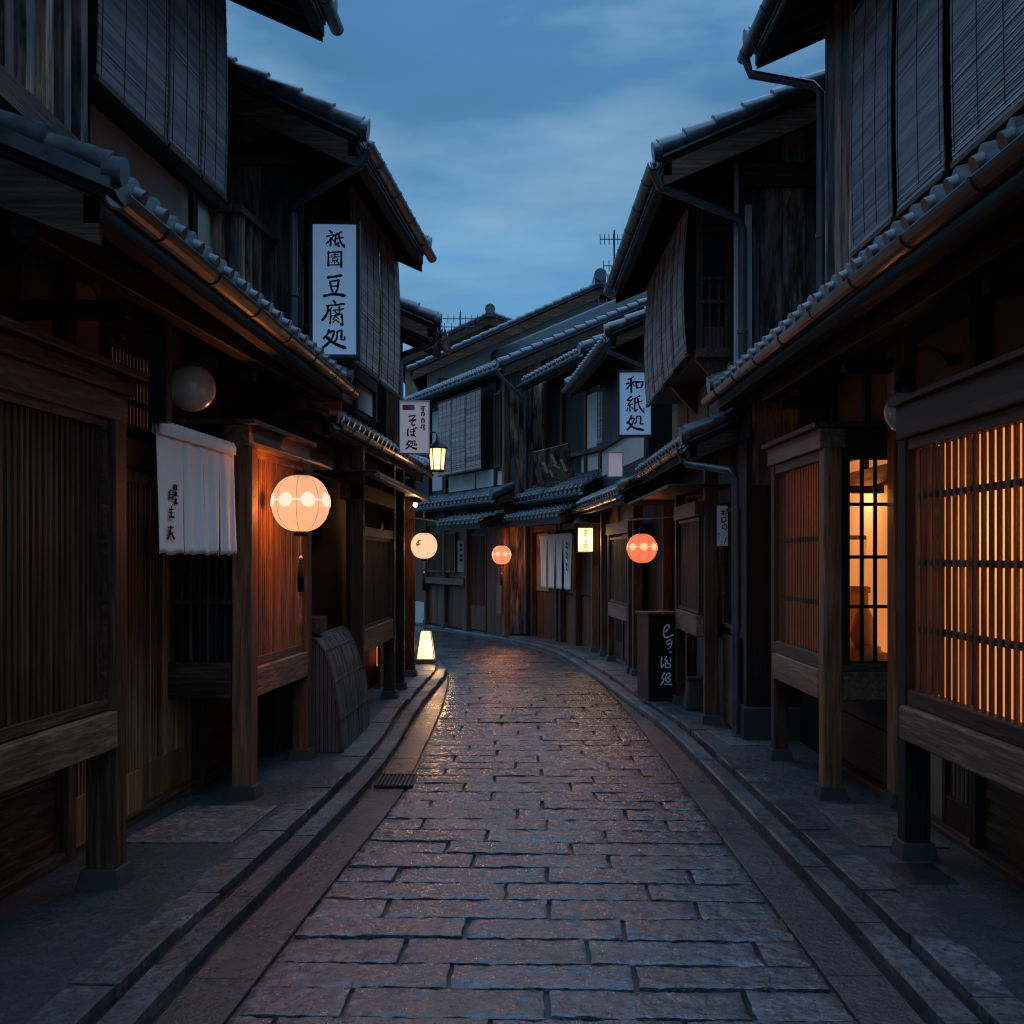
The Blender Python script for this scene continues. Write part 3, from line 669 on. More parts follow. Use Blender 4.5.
street_planks(H, bl, -.30, 8.5, 9.95, 3.14, 3.98, 'dark_v', name='balcony_backing')
b_ = MB(); u = 8.5
while u < 9.95: b_.box(bl, u, u+.075, -.03, 0, 3.14, 4.02); u += .185
b_.build('balcony_slats', 'weather', H)
b_ = MB(); v = -.30
for k in range(3): b_.box(bl, 8.45, 8.475, v, v+.096, 3.10, 4.02); v += .10
b_.build('balcony_end', 'weather', H)
b_ = MB(); b_.box(bl, 8.40, 10.02, -.05, .03, 4.02, 4.07); b_.box(bl, 8.40, 8.48, -.34, -.05, 4.02, 4.07); b_.build('balcony_rail', 'wood_h', H)
# ground floor
bx('sill_beam', 'cedar_h', H, f2, 10.95, 13.0, 0, .10, .72, .93)
lattice(H, f2, 10.98, 12.95, .05, .96, 1.76, .06, .022, .02, name='slat_screen', fr=.03)
bx('middle_rail', 'cedar_h', H, f2, 10.9, 13.0, .0, .10, 1.79, 1.88)
bx('header_beam', 'wood_h', H, f2, 10.8, 13.05, -.1, .12, 2.12, 2.26)
MB().box(f2, 10.9, 13.0, -.06, -.03, .8, 2.12).build('screen_backing', 'dark', H)
MB().box(f2, 10.9, 13.0, -.33, -.0, .72, .78).build('bay_floor', 'dark_h', H)
for u, v in ((10.86, .05), (9.95, -.28), (13.06, .05)): post(H, f2, u, v, 2.6, .12)
street_planks(H, f2, -.34, 9.25, 10.8, .05, 1.2, 'wood_v', name='plank_wall'); bx('lean_to_gutter', 'pipe', H, f2, 10.6, 15.4, .24, .29, 2.30, 2.34)
bx('lean_to_board', 'dark_h', H, f2, 10.6, 15.4, -.3, .26, 2.345, 2.37)
MB().box(f2, 9.45, 9.75, -.15, -.02, 1.0, 1.12).build('small_shelf', 'wood_h', H)
for i, (a, b, lb) in enumerate(((9.75, 11.0, 'brown bamboo blind directly behind the tall vertical shop sign'), (11.03, 12.1, 'brown bamboo blind beyond the tall vertical shop sign, against the sky'))):
    blind(g2, a, b, -.30, 4.62, 3.22, lb, 'sudare_tan', 'bamboo blinds behind the tall sign', .04)

# ------------------------------------------------------------------ LEFT HOUSE 3
H = thing('wooden_house', (-2.2, 14.4, 0), 'third house on the left at the bend, low dark gable behind the soba sign', 'house', 'wooden townhouses along the lane')
MB().prism(f2, [(-.30, 0), (-.30, 3.0), (-5, 3.0), (-5, 0)], 13.12, 15.5).build('wall', 'wood_v', H)
g3 = side(-.83, 13.2, .0, 1)
MB().prism(g3, [(-.48, 2.9), (-.48, 4.25), (-2.8, 5.3), (-5, 4.3), (-5, 2.9)], 13.6, 14.4).build('upper_wall', 'dark_v', H)
tile_roof(H, e2, 13.09, 15.7, 0, 2.72, -.75, 3.05, v1=True, name='pent_roof')
tile_roof(H, g3, 13.2, 14.5, 0, 4.14, -2.8, 5.4, v0=True, v1=True, gutter='pipe', name='main_roof'); back_slope(H, g3, 13.2, 14.5, -2.8, 5.4, -5)
gable_planks(H, g3, 13.6, -2.5, -.5, 2.95, lambda v: 4.14-.45*v-.12, 'dark_v')
bx('corner_post', 'cedar_v', H, g3, 13.42, 13.52, -.58, -.48, 2.9, 4.1)
downpipe(H, [g3.p(13.22, .05, 4.05), g3.p(13.3, -.05, 3.95), g3.p(13.5, -.40, 3.88), g3.p(13.5, -.42, 3.8), g3.p(13.5, -.42, 2.95)], .03)
for u, v in ((13.9, .05), (15.45, .0)): post(H, f2, u, v, 2.6, .12)
sliding_door(H, f2, 14.0, 15.35, -.2, .08, 2.0, 'room_dim')
bx('lintel', 'cedar_h', H, f2, 13.95, 15.4, -.22, -.1, 2.02, 2.16)

# ------------------------------------------------------------------ RIGHT HOUSE 1 (nearest)
r1 = side(2.03, 7.65, 0, -1)
H = thing('wooden_house', (2.7, 6, 0), 'nearest wooden house on the right, with large glowing slatted window and lit bay window', 'house', 'wooden townhouses along the lane')
MB().prism(r1, [(-.44, 0), (-.44, 3.4), (-5, 3.4), (-5, 0)], 1, 9.25).build('wall', 'clay', H)
MB().prism(r1, [(-.34, 3.2), (-.34, 5.72), (-3.2, 7.1), (-6, 6.0), (-6, 3.2)], 1, 8.95).build('upper_wall', 'dark_v', H)
tile_roof(H, r1, 1.5, 10.0, .35, 2.95, -.6, 3.33, v1=True, name='pent_roof')
tile_roof(H, r1, 2, 9.25, .19, 5.5, -3.2, 7.05, v1=True, gutter='pipe', name='main_roof'); back_slope(H, r1, 2, 9.25, -3.2, 7.05, -6)
MB().box(r1, 9.255, 9.95, -3, -.36, 0, 3.0).build('end_wall', 'dark_v', H)
downpipe(H, [r1.p(9.2, .24, 5.42), r1.p(9.2, .20, 5.3), r1.p(9.1, -.25, 5.18), r1.p(9.05, -.30, 5.1), r1.p(9.05, -.30, 3.3)])
street_planks(H, r1, -.33, 8.12, 8.95, 3.42, 5.6, name='plank_wall')
bx('upper_beam', 'dark_h', H, r1, 4.5, 8.95, -.36, -.26, 3.38, 3.50)
for u in (6.25, 7.14, 8.1): bx('upper_post', 'dark_v', H, r1, u-.04, u+.04, -.36, -.29, 3.4, 5.5)
# glowing slatted bay
bx('header_beam', 'cedar_h', H, r1, 2.8, 6.17, -.12, .06, 2.20, 2.37, .012)
bx('header_cap', 'wood_h', H, r1, 2.8, 6.20, -.46, .09, 2.37, 2.40)
bx('header_rail', 'wood_h', H, r1, 2.8, 6.06, -.03, .03, 2.14, 2.20)
lattice(H, r1, 2.9, 6.00, .0, .93, 2.14, .083, .027, .015, rails=(1.24, 1.57, 1.90), name='slat_screen', mat='cedar_v', fr=0)
l2_ = MB(); u = 2.93
while u < 6.0: l2_.box(r1, u, u+.02, -.05, -.042, .93, 2.14); u += .415
l2_.build('inner_slats', 'cedar_v', H)
bx('sill_rail', 'wood_h', H, r1, 2.8, 6.06, -.04, .035, .85, .93)
bx('sill_beam', 'cedar_h', H, r1, 2.8, 6.08, -.05, .07, .68, .85, .01)
MB().box(r1, 2.8, 6.05, -.105, -.10, .86, 2.2).build('paper_screen', 'shoji', H)
for u_, e_ in ((3.5, 7), (4.4, 13), (5.4, 7)): lamp_light(H, r1.p(u_, -.36, 1.75), e_, (1, .50, .17), .12, 'room_light')
s_ = MB(); u = 3.0
while u < 6.0: s_.box(r1, u, u+.035, -.098, -.085, .86, 2.2); u += .62
s_.build('screen_frame', 'wood_v', H)
MB().box(r1, 2.8, 6.05, -.42, .0, .74, .80).build('bay_floor', 'dark_h', H)
MB().box(r1, 6.06, 6.085, -.43, -.05, .80, 2.37).build('bay_side', 'wood_v', H)
post(H, r1, 6.15, -.03, 2.20, .13, mat='dark_v')
post(H, r1, 6.22, -.40, 3.1, .09, False, 'dark_v')
sliding_door(H, r1, 6.28, 7.32, -.42, .10, 2.05, 'room_dim', 'wood_v', .06, .16)
post(H, r1, 7.42, -.38, 3.1, .14, True, 'cedar_lit_v')
bx('dado_board', 'wood_h', H, r1, 2.8, 6.16, -.43, -.40, .10, .46); bx('dado_board', 'wood_h', H, r1, 2.8, 6.16, -.43, -.41, .47, .84)
bx('dado_board', 'wood_h', H, r1, 7.5, 9.2, -.43, -.40, .12, .46); bx('dado_board', 'wood_h', H, r1, 7.5, 9.2, -.43, -.41, .47, .86)
bx('ground_sill', 'wood_h', H, r1, 2.8, 9.2, -.43, -.34, .05, .10)
bx('lintel', 'wood_h', H, r1, 6.17, 9.2, -.43, -.37, 2.07, 2.2)
for u in (6.22, 7.42, 8.3, 9.15): bx('wall_post', 'dark_v', H, r1, u-.05, u+.05, -.46, -.40, 2.2, 3.2)
bx('eave_beam', 'dark_h', H, r1, 2.8, 9.3, -.02, .10, 2.80, 2.92)
for u in (5.2, 7.42, 9.15): bx('bracket_arm', 'dark_v', H, r1, u-.05, u+.05, -.44, -.02, 2.74, 2.82)
# second bay with the glazed end
bx('header_beam', 'cedar_lit_h', H, r1, 7.60, 9.16, -.08, .08, 2.29, 2.42)
bx('header_cap', 'wood_h', H, r1, 7.56, 9.2, -.44, .12, 2.42, 2.455)
bx('lattice_head', 'cedar_h', H, r1, 7.72, 9.03, .0, .05, 2.22, 2.29)
lattice(H, r1, 7.78, 9.0, .02, .97, 2.22, .046, .014, .006, rails=(1.30, 1.72), name='slat_screen', mat='cedar_v', fr=0)
MB().box(r1, 7.72, 9.04, -.035, -.03, .9, 2.29).build('paper_screen', 'shoji_dim', H); lamp_light(H, r1.p(8.25, -.24, 2.0), 7.5, (1, .40, .12), .06, 'room_light')
bx('sill_rail', 'cedar_h', H, r1, 7.71, 9.04, -.02, .055, .88, .97)
bx('sill_beam', 'cedar_lit_h', H, r1, 7.71, 9.04, -.05, .07, .69, .88)
post(H, r1, 7.65, .0, 2.29, .12, mat='cedar_lit_v'); post(H, r1, 9.1, .0, 2.29, .11, mat='cedar_v')
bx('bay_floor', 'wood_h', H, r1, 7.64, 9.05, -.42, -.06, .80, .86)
bx('end_board', 'cedar_lit_h', H, r1, 7.61, 7.64, -.42, -.062, .69, .87); bx('end_board', 'cedar_h', H, r1, 7.615, 7.66, -.42, -.062, .872, .925)
bx('end_board', 'wood_x', H, r1, 7.61, 7.64, -.42, -.062, 2.235, 2.42)
bx('end_board', 'wood_v', H, r1, 7.60, 7.645, -.43, -.375, .69, 2.42)
wf = MB()
for v in (-.372, -.277, -.192, -.103): wf.box(r1, 7.615, 7.635, v-.011, v+.011, .925, 2.235)
wf.box(r1, 7.61, 7.64, -.103+.009, -.062, .925, 2.235)
for z in (.93, 1.285, 1.60, 1.935, 2.228): wf.box(r1, 7.618, 7.632, -.37, -.1, z-.011, z+.011)
wf.build('window_muntins', 'dark_v', H)
MB().box(r1, 8.98, 9.0, -.42, -.04, .86, 2.29).build('room_wall', 'room_hi', H)
MB().box(r1, 7.66, 8.97, -.435, -.425, .86, 2.29).build('room_wall', 'room_hi', H)
ro = MB(); ro.box(r1, 7.9, 7.95, -.42, -.08, 2.02, 2.07); ro.box(r1, 8.3, 8.34, -.42, -.06, 1.72, 1.75); ro.box(r1, 8.3, 8.34, -.2, -.17, .86, 1.72); ro.build('room_frame', 'cedar_h', H)
ro = MB(); ro.lathe(r1.p(8.1, -.16, .865), [(.0, 0), (.07, .0), (.10, .12), (.09, .24), (.04, .33), (.05, .36), (0, .36)], 16); ro.lathe(r1.p(7.85, -.33, .865), [(.0, 0), (.05, .0), (.065, .08), (.05, .15), (0, .15)], 14)
ro.box(r1, 7.75, 8.5, -.40, -.32, .862, .98); ro.lathe(r1.p(7.95, -.30, .98), [(0, 0), (.05, 0), (.09, .10), (.06, .22), (.025, .30), (.03, .36), (0, .36)], 16); ro.box(r1, 8.25, 8.29, -.42, -.25, .98, 1.40); ro.box(r1, 8.0, 8.29, -.36, -.33, 1.36, 1.40); ro.build('room_ornaments', 'lobj', H)
for i, (a, b, lb) in enumerate(((7.16, 8.02, 'dark bamboo blind nearest the weathered planks on the right upper storey'), (6.30, 7.08, 'middle dark bamboo blind of the three above the right pent roof'), (5.15, 6.2, 'dark bamboo blind cut by the right edge of the picture'))):
    blind(r1, a, b, -.25, 5.2, 3.62, lb, group='bamboo blinds on the nearest right house', bow=.03)

# ------------------------------------------------------------------ RIGHT HOUSE 2
r2 = side(1.95, 10.1, 0, -1)
H = thing('wooden_house', (2.7, 12.2, 0), 'second house on the right, with tall weathered plank gable and four hanging blinds', 'house', 'wooden townhouses along the lane')
MB().prism(r2, [(-.05, 0), (-.05, 3.0), (-5, 3.0), (-5, 0)], 10.1, 14.8).build('wall', 'dark_v', H)
MB().prism(r2, [(.08, 2.85), (.08, 4.95), (-3, 6.3), (-6, 5), (-6, 2.85)], 10.14, 14.0).build('upper_wall', 'dark_v', H)
tile_roof(H, r2, 9.6, 14.15, .77, 4.78, -3, 6.42, v0=True, v1=True, gutter='pipe', name='main_roof', board=.2); back_slope(H, r2, 9.6, 14.15, -3, 6.42, -6)
tile_roof(H, r2, 10.6, 14.85, .41, 2.60, -.12, 2.84, v0=True, name='pent_roof')
gable_planks(H, r2, 10.12, -2.0, -.07, 2.2, lambda v: 4.78+.435*(.77-v)-.13)
bx('gable_beam', 'wood_x', H, r2, 10.02, 10.09, -1.0, .05, 4.7, 4.9)
bx('plaster_strip', 'plaster', H, r2, 10.04, 10.09, -.06, .0, 2.9, 4.55); bx('plaster_strip', 'plaster', H, r2, 10.05, 10.10, .05, .085, 2.9, 4.9)
downpipe(H, [r2.p(9.62, .82, 4.70), r2.p(9.66, .76, 4.58), r2.p(9.98, .08, 4.42), r2.p(10.0, .03, 4.34), r2.p(10.0, .03, 2.9)])
o_ = MB(); o_.box(r2, 10.32, 13.5, .08, .36, 3.32, 3.40); o_.prism(r2, [(.08, 3.0), (.36, 3.30), (.36, 3.32), (.08, 3.32)], 10.36, 10.42); o_.prism(r2, [(.08, 3.0), (.36, 3.30), (.36, 3.32), (.08, 3.32)], 12, 12.06); o_.build('oriel_floor', 'wood_h', H)
o_ = MB(); o_.box(r2, 10.32, 10.36, .31, .36, 3.4, 4.75); o_.box(r2, 10.32, 10.36, .08, .12, 3.4, 4.75); o_.box(r2, 10.32, 10.36, .13, .30, 3.40, 3.58)
for z in (3.78, 3.98): o_.box(r2, 10.31, 10.35, .10, .34, z, z+.03)
for v in (.17, .25): o_.box(r2, 10.325, 10.345, v-.01, v+.01, 3.58, 3.98)
o_.box(r2, 10.32, 10.36, .12, .31, 4.4, 4.44); o_.build('oriel_railing', 'wood_v', H)
MB().box(r2, 10.45, 13.4, .09, .30, 3.4, 4.75).build('oriel_window', 'dark', H)
for a, b in ((10.3, 11.3), (11.4, 12.6), (12.7, 13.9)): MB().box(r2, a, b, .08, .095, 2.9, 3.26).build('clay_panel', 'clay', H)
for i in range(4):
    a = 10.42+i*.78
    blind(r2, a, a+.75, .42, 4.62, 3.36-.02*i, ('tan bamboo blind nearest the camera of the four above the paper shop sign', 'second tan bamboo blind from the near end above the paper shop sign', 'third tan bamboo blind from the near end above the paper shop sign', 'farthest tan bamboo blind of the four, against the sky')[i], 'sudare_tan', 'four tan blinds on the second right house', .07)
# ground floor
street_planks(H, r2, -.05, 10.12, 10.5, .3, 2.6, 'dark_v', name='corner_planks')
gable_planks(H, r2, 10.1, -1.6, -.06, .35, lambda v: 2.2, 'dark_v')
bx('corner_stone', 'stonebase', H, r2, 10.0, 10.3, -.5, .02, .05, .34)
downpipe(H, [r2.p(10.66, .46, 2.53), r2.p(10.62, .40, 2.42), r2.p(10.25, .08, 2.34), r2.p(10.2, .05, 2.26), r2.p(10.2, .05, .1)], .032)
lattice(H, r2, 10.5, 10.95, .0, 1.0, 2.0, .09, .02, .02, rails=(1.3, 1.65), name='dark_lattice', mat='dark_v', fr=.03)
bx('dado_board', 'wood_h', H, r2, 10.35, 11.0, -.02, .02, .10, .9)
post(H, r2, 11.06, .12, 2.5, .12, True, 'cedar_v')
bx('sill_beam', 'cedar_h', H, r2, 11.13, 12.5, .12, .24, .86, 1.06)
lattice(H, r2, 11.17, 12.45, .19, 1.10, 1.94, .05, .018, .02, name='slat_screen', mat='cedar_v', fr=.03)
MB().box(r2, 11.13, 12.5, .10, .13, 1.06, 2.0).build('screen_backing', 'wood_v', H)
bx('header_beam', 'cedar_h', H, r2, 11.1, 12.55, .06, .26, 1.98, 2.12)
MB().box(r2, 11.13, 12.5, -.04, .14, .86, .9).build('bay_floor', 'dark_h', H)
post(H, r2, 12.56, .19, 2.3, .10)
MB().box(r2, 12.7, 13.1, -.04, -.03, .9, 1.95).build('lit_panel', 'room_dim', H)
lattice(H, r2, 12.7, 13.1, .0, .9, 1.95, .09, .02, .02, rails=(1.25, 1.6), name='lit_lattice', mat='cedar_v', fr=.03)
bx('lean_to_board', 'wood_h', H, r2, 11.0, 14.8, -.04, .52, 2.24, 2.27)
sliding_door(H, r2, 13.2, 14.5, -.02, .08, 2.0, 'dark', 'cedar_v')
post(H, r2, 13.15, .0, 2.3, .09, False, 'cedar_v'); post(H, r2, 14.62, .06, 2.5, .11)

# ------------------------------------------------------------------ RIGHT HOUSE 3
r3 = side(1.62, 15.6, -.065, -1)
H = thing('wooden_house', (2.3, 17.2, 0), 'third house on the right, low lit eave beside the paper lamp box', 'house', 'wooden townhouses along the lane')
MB().prism(r3, [(-.2, 0), (-.2, 2.8), (-4, 2.8), (-4, 0)], 14.9, 19.5).build('wall', 'wood_v', H)
MB().prism(r3, [(-.1, 2.7), (-.1, 4.6), (-3, 5.8), (-5, 5), (-5, 2.7)], 15.3, 19.5).build('upper_wall', 'dark_v', H)
tile_roof(H, r3, 15.0, 19.6, .45, 4.36, -3, 5.86, v0=True, v1=True, gutter='pipe', name='main_roof'); back_slope(H, r3, 15.0, 19.6, -3, 5.86, -5)
tile_roof(H, r3, 14.92, 19.6, .30, 2.40, -.22, 2.64, v0=True, name='pent_roof')
MB().box(r3, 15.4, 19.4, -.1, -.085, 2.9, 3.3).build('plaster_panel', 'plaster', H)
bx('upper_beam', 'dark_h', H, r3, 15.3, 19.5, -.1, -.03, 3.3, 3.4)
downpipe(H, [r3.p(15.02, .50, 4.28), r3.p(15.06, .44, 4.18), r3.p(15.2, -.05, 4.0), r3.p(15.2, -.05, 2.8)], .03)
post(H, r3, 15.55, .0, 2.3, .12); post(H, r3, 19.45, .02, 2.3, .12, True, 'cedar_v'); post(H, r3, 18.6, .0, 2.3, .10, True, 'cedar_v')
bx('sill_beam', 'cedar_h', H, r3, 15.9, 17.6, -.02, .08, .74, .94)
lattice(H, r3, 15.95, 17.55, .03, .98, 1.85, .07, .022, .02, name='slat_screen', mat='cedar_v', fr=.03)
bx('header_beam', 'cedar_h', H, r3, 15.7, 17.7, -.1, .10, 1.92, 2.08)
MB().box(r3, 15.9, 17.6, -.05, -.03, .94, 1.95).build('screen_backing', 'wood_v', H)
for u in (15.85, 17.66): post(H, r3, u, .03, 1.95, .09)
sliding_door(H, r3, 17.8, 19.3, -.18, .08, 2.0, 'dark', 'wood_v')
bx('dado_board', 'wood_h', H, r3, 15.6, 17.6, -.2, -.16, .1, .7)

# ------------------------------------------------------------------ HOUSES ROUND THE BEND
def frame(o, d):
    d = V((d[0], d[1], 0)).normalized(); return F((o[0], o[1], 0), d, (-d.y, d.x, 0))
fc = frame((1.38, 19.7), (-.26, .966)); fb = frame((-.1, 23.4), (-.42, 1))
H = thing('wooden_house', fc.p(2, -1, 0), 'house at the bend with the pale four-panel curtain under a double pent roof', 'house', 'wooden townhouses along the lane')
MB().prism(fc, [(-.12, 0), (-.12, 2.9), (-.3, 2.95), (-.3, 5.05), (-2.2, 5.1), (-2.2, 0)], .0, 3.9).build('wall', 'dark_v', H)
tile_roof(H, fc, -.25, 4.3, .32, 2.68, -.35, 3.02, name='pent_roof', gutter='pipe', v1=True)
tile_roof(H, fc, .1, 4.5, .60, 2.28, .0, 2.46, name='lean_to_roof', gutter=None)
tile_roof(H, fc, -.2, 3.6, .30, 4.92, -.35, 5.22, name='upper_roof', gutter='pipe', v0=True)
MB().box(fc, .62, 1.25, -.3, -.27, 3.45, 4.42).build('plaster_panel', 'plaster', H)
MB().box(fc, .15, 1.6, -.3, -.28, 3.1, 3.38).build('plaster_panel', 'plaster', H)
for u in (.05, .55, 1.32, 2.7, 3.8): bx('upper_post', 'russet_v', H, fc, u-.05, u+.05, -.3, -.24, 2.9, 5.0)
bx('upper_beam', 'wood_h', H, fc, .0, 3.9, -.3, -.22, 3.40, 3.48)
street_planks(H, fc, -.12, .15, 3.8, .06, .93, 'russet_v', .3, name='dado_board')
MB().box(fc, 3.0, 3.8, -.12, -.09, .95, 2.05).build('clay_panel', 'clay', H); street_planks(H, fc, -.10, .15, 1.9, .95, 2.05, 'russet_v', .18, name='wall_planks')
for u in (.03, 1.1, 2.0, 2.25, 3.85): post(H, fc, u, -.04, 2.3, .10, False)
bx('lintel', 'wood_h', H, fc, 0, 3.9, -.12, -.02, 2.08, 2.2)
gable_planks(H, fc, 0, -2.2, -.3, 2.6, lambda v: 5.0, 'dark_v')
blind(fc, 0.1, .52, -.2, 4.4, 3.5, 'small grey bamboo blind on the upper storey above the lit lamp box', 'sudare', None, .02)

H = thing('wooden_house', fb.p(4, -2, 0), 'large house across the bend with long tiled eave and three grey blinds', 'house', 'wooden townhouses along the lane')
MB().prism(fb, [(0, 0), (0, 5.3), (-3.2, 6.75), (-7, 5), (-7, 0)], 0, 10.5).build('wall', 'dark_v', H)
tile_roof(H, fb, -.35, 11, .28, 5.25, -3.2, 6.82, v0=True, gutter='pipe', name='main_roof', board=.2); back_slope(H, fb, -.35, 11, -3.2, 6.82, -7)
tile_roof(H, fb, -.3, 8.5, .40, 2.72, -.03, 2.92, v0=True, name='pent_roof', gutter='pipe')
tile_roof(H, fb, -.35, 2.1, .72, 2.26, .2, 2.40, name='lean_to_roof', gutter=None)
gable_planks(H, fb, 0, -3.2, .0, .1, lambda v: 5.25+.45*(.28-v)-.1)
bx('corner_post', 'cedar_v', H, fb, -.06, .06, -.02, .08, .05, 5.1)
downpipe(H, [fb.p(-.3, .33, 5.18), fb.p(-.3, .25, 5.05), fb.p(-.12, -.3, 4.7), fb.p(-.1, -.35, 4.6), fb.p(-.1, -.35, .1)], .04)
MB().box(fb, 3.75, 4.4, 0, .02, 3.1, 4.9).build('plaster_panel', 'plaster', H)
for a, b in ((.2, 1.6), (1.7, 3.3)): MB().box(fb, a, b, 0, .02, 3.02, 3.36).build('plaster_panel', 'plaster', H)
for u in (.5, 3.45, 4.6, 6): bx('upper_post', 'dark_v', H, fb, u-.06, u+.06, 0, .06, 2.9, 5.1)
MB().box(fb, .15, .42, .0, .03, 3.3, 4.9).build('window_panel', 'cedar_v', H)
MB().box(fb, 4.75, 9.5, 0, .03, .55, 2.6).build('clay_panel', 'clay_dark', H)
MB().box(fb, 4.75, 9.5, 0, .045, .05, .549).build('plaster_base', 'plaster', H)
street_planks(H, fb, 0, .1, 1.0, .08, 2.2, 'russet_v', .16, name='brown_planks'); sliding_door(H, fb, 1.02, 1.9, .03, .1, 2.1, 'dark', 'russet_v', .05, .5, 1)
street_planks(H, fb, 0, 2.1, 4.6, 1.15, 2.5, 'russet_v', .2, name='brown_planks')
lattice(H, fb, 2.75, 3.3, .06, 1.3, 2.1, .07, .025, .02, name='small_lattice', mat='russet_v', fr=.04)
lattice(H, fb, 3.55, 4.5, .06, 1.3, 2.1, .07, .025, .02, name='small_lattice', mat='russet_v', fr=.04)
street_planks(H, fb, 0, 2.1, 4.6, .08, .95, 'russet_v', .2, name='dark_planks')
MB().box(fb, -.02, .22, .10, .13, .5, 1.08).build('notice_board', 'cedar_v', H)
lattice(H, fb, .18, .42, .06, 3.4, 4.8, .06, .02, .02, rails=(3.9, 4.4), name='upper_lattice', mat='russet_v', fr=.03)
bx('sill_beam', 'cedar_h', H, fb, 2.05, 4.65, 0, .14, 1.0, 1.14)
for u in (2.0, 3.4, 4.68): post(H, fb, u, .05, 2.6, .12)
bx('lintel', 'wood_h', H, fb, 0, 4.7, 0, .08, 2.3, 2.42)
for i in range(3):
    a = .80+i*.88
    blind(fb, a, a+.86, .22, 4.98, 3.38, ('grey bamboo blind nearest the plank gable across the bend', 'middle grey bamboo blind of the three across the bend', 'leftmost grey bamboo blind across the bend, beside a plaster strip')[i], 'sudare_tan', 'three grey blinds across the bend', .03)

fd = F((0, 32, 0), (0, 1, 0), (-1, 0, 0))
H = thing('plaster_house', (1.5, 33, 0), 'tall distant house with broad tiled gable and grey plaster wall above the bend', 'house', 'distant roofs')
MB().prism(fd, [(2.3, 0), (2.3, 6.55), (-2.35, 8.6), (-5, 7.5), (-5, 0)], .5, 8).build('wall', 'plaster', H)
tile_roof(H, fd, 0, 8.4, 2.75, 6.55, -2.35, 8.82, v0=True, gutter=None, name='main_roof', board=.25)
fdr = F((0, 32, 0), (0, 1, 0), (1, 0, 0))
tile_roof(H, fdr, 0, 8.4, 5.0, 7.65, 2.35, 8.82, v0=True, gutter=None, name='main_roof')
r_ = MB(); r_.box(fd, -.1, 8.5, -2.5, -2.2, 8.85, 9.05); r_.tube([fd.p(-.16, -2.35, 9.1), fd.p(8.5, -2.35, 9.1)], .17, 12); r_.build('ridge', 'tile', H)
bx('gable_beam', 'wood_x', H, fd, .3, .48, -4.5, 2.0, 6.2, 6.42)
fe = F((0, 40, 0), (0, 1, 0), (-1, 0, 0)); fer = F((0, 40, 0), (0, 1, 0), (1, 0, 0))
H = thing('plaster_house', (-1, 41, 0), 'farthest small tiled gable on the left above the bend', 'house', 'distant roofs')
MB().prism(fe, [(3.6, 0), (3.6, 8.1), (.73, 9.5), (-2.6, 8.1), (-2.6, 0)], .4, 7).build('wall', 'clay', H)
tile_roof(H, fe, 0, 7.4, 4.0, 8.12, .73, 9.66, v0=True, gutter=None, name='main_roof', board=.25)
tile_roof(H, fer, 0, 7.4, 2.8, 8.4, -.73, 9.66, v0=True, gutter=None, name='main_roof', board=.25)
r_ = MB(); r_.tube([fe.p(-.16, .73, 9.85), fe.p(7.5, .73, 9.85)], .17, 12); r_.box(fe, -.1, 7.4, .6, .86, 9.6, 9.8); r_.build('ridge', 'tile', H)

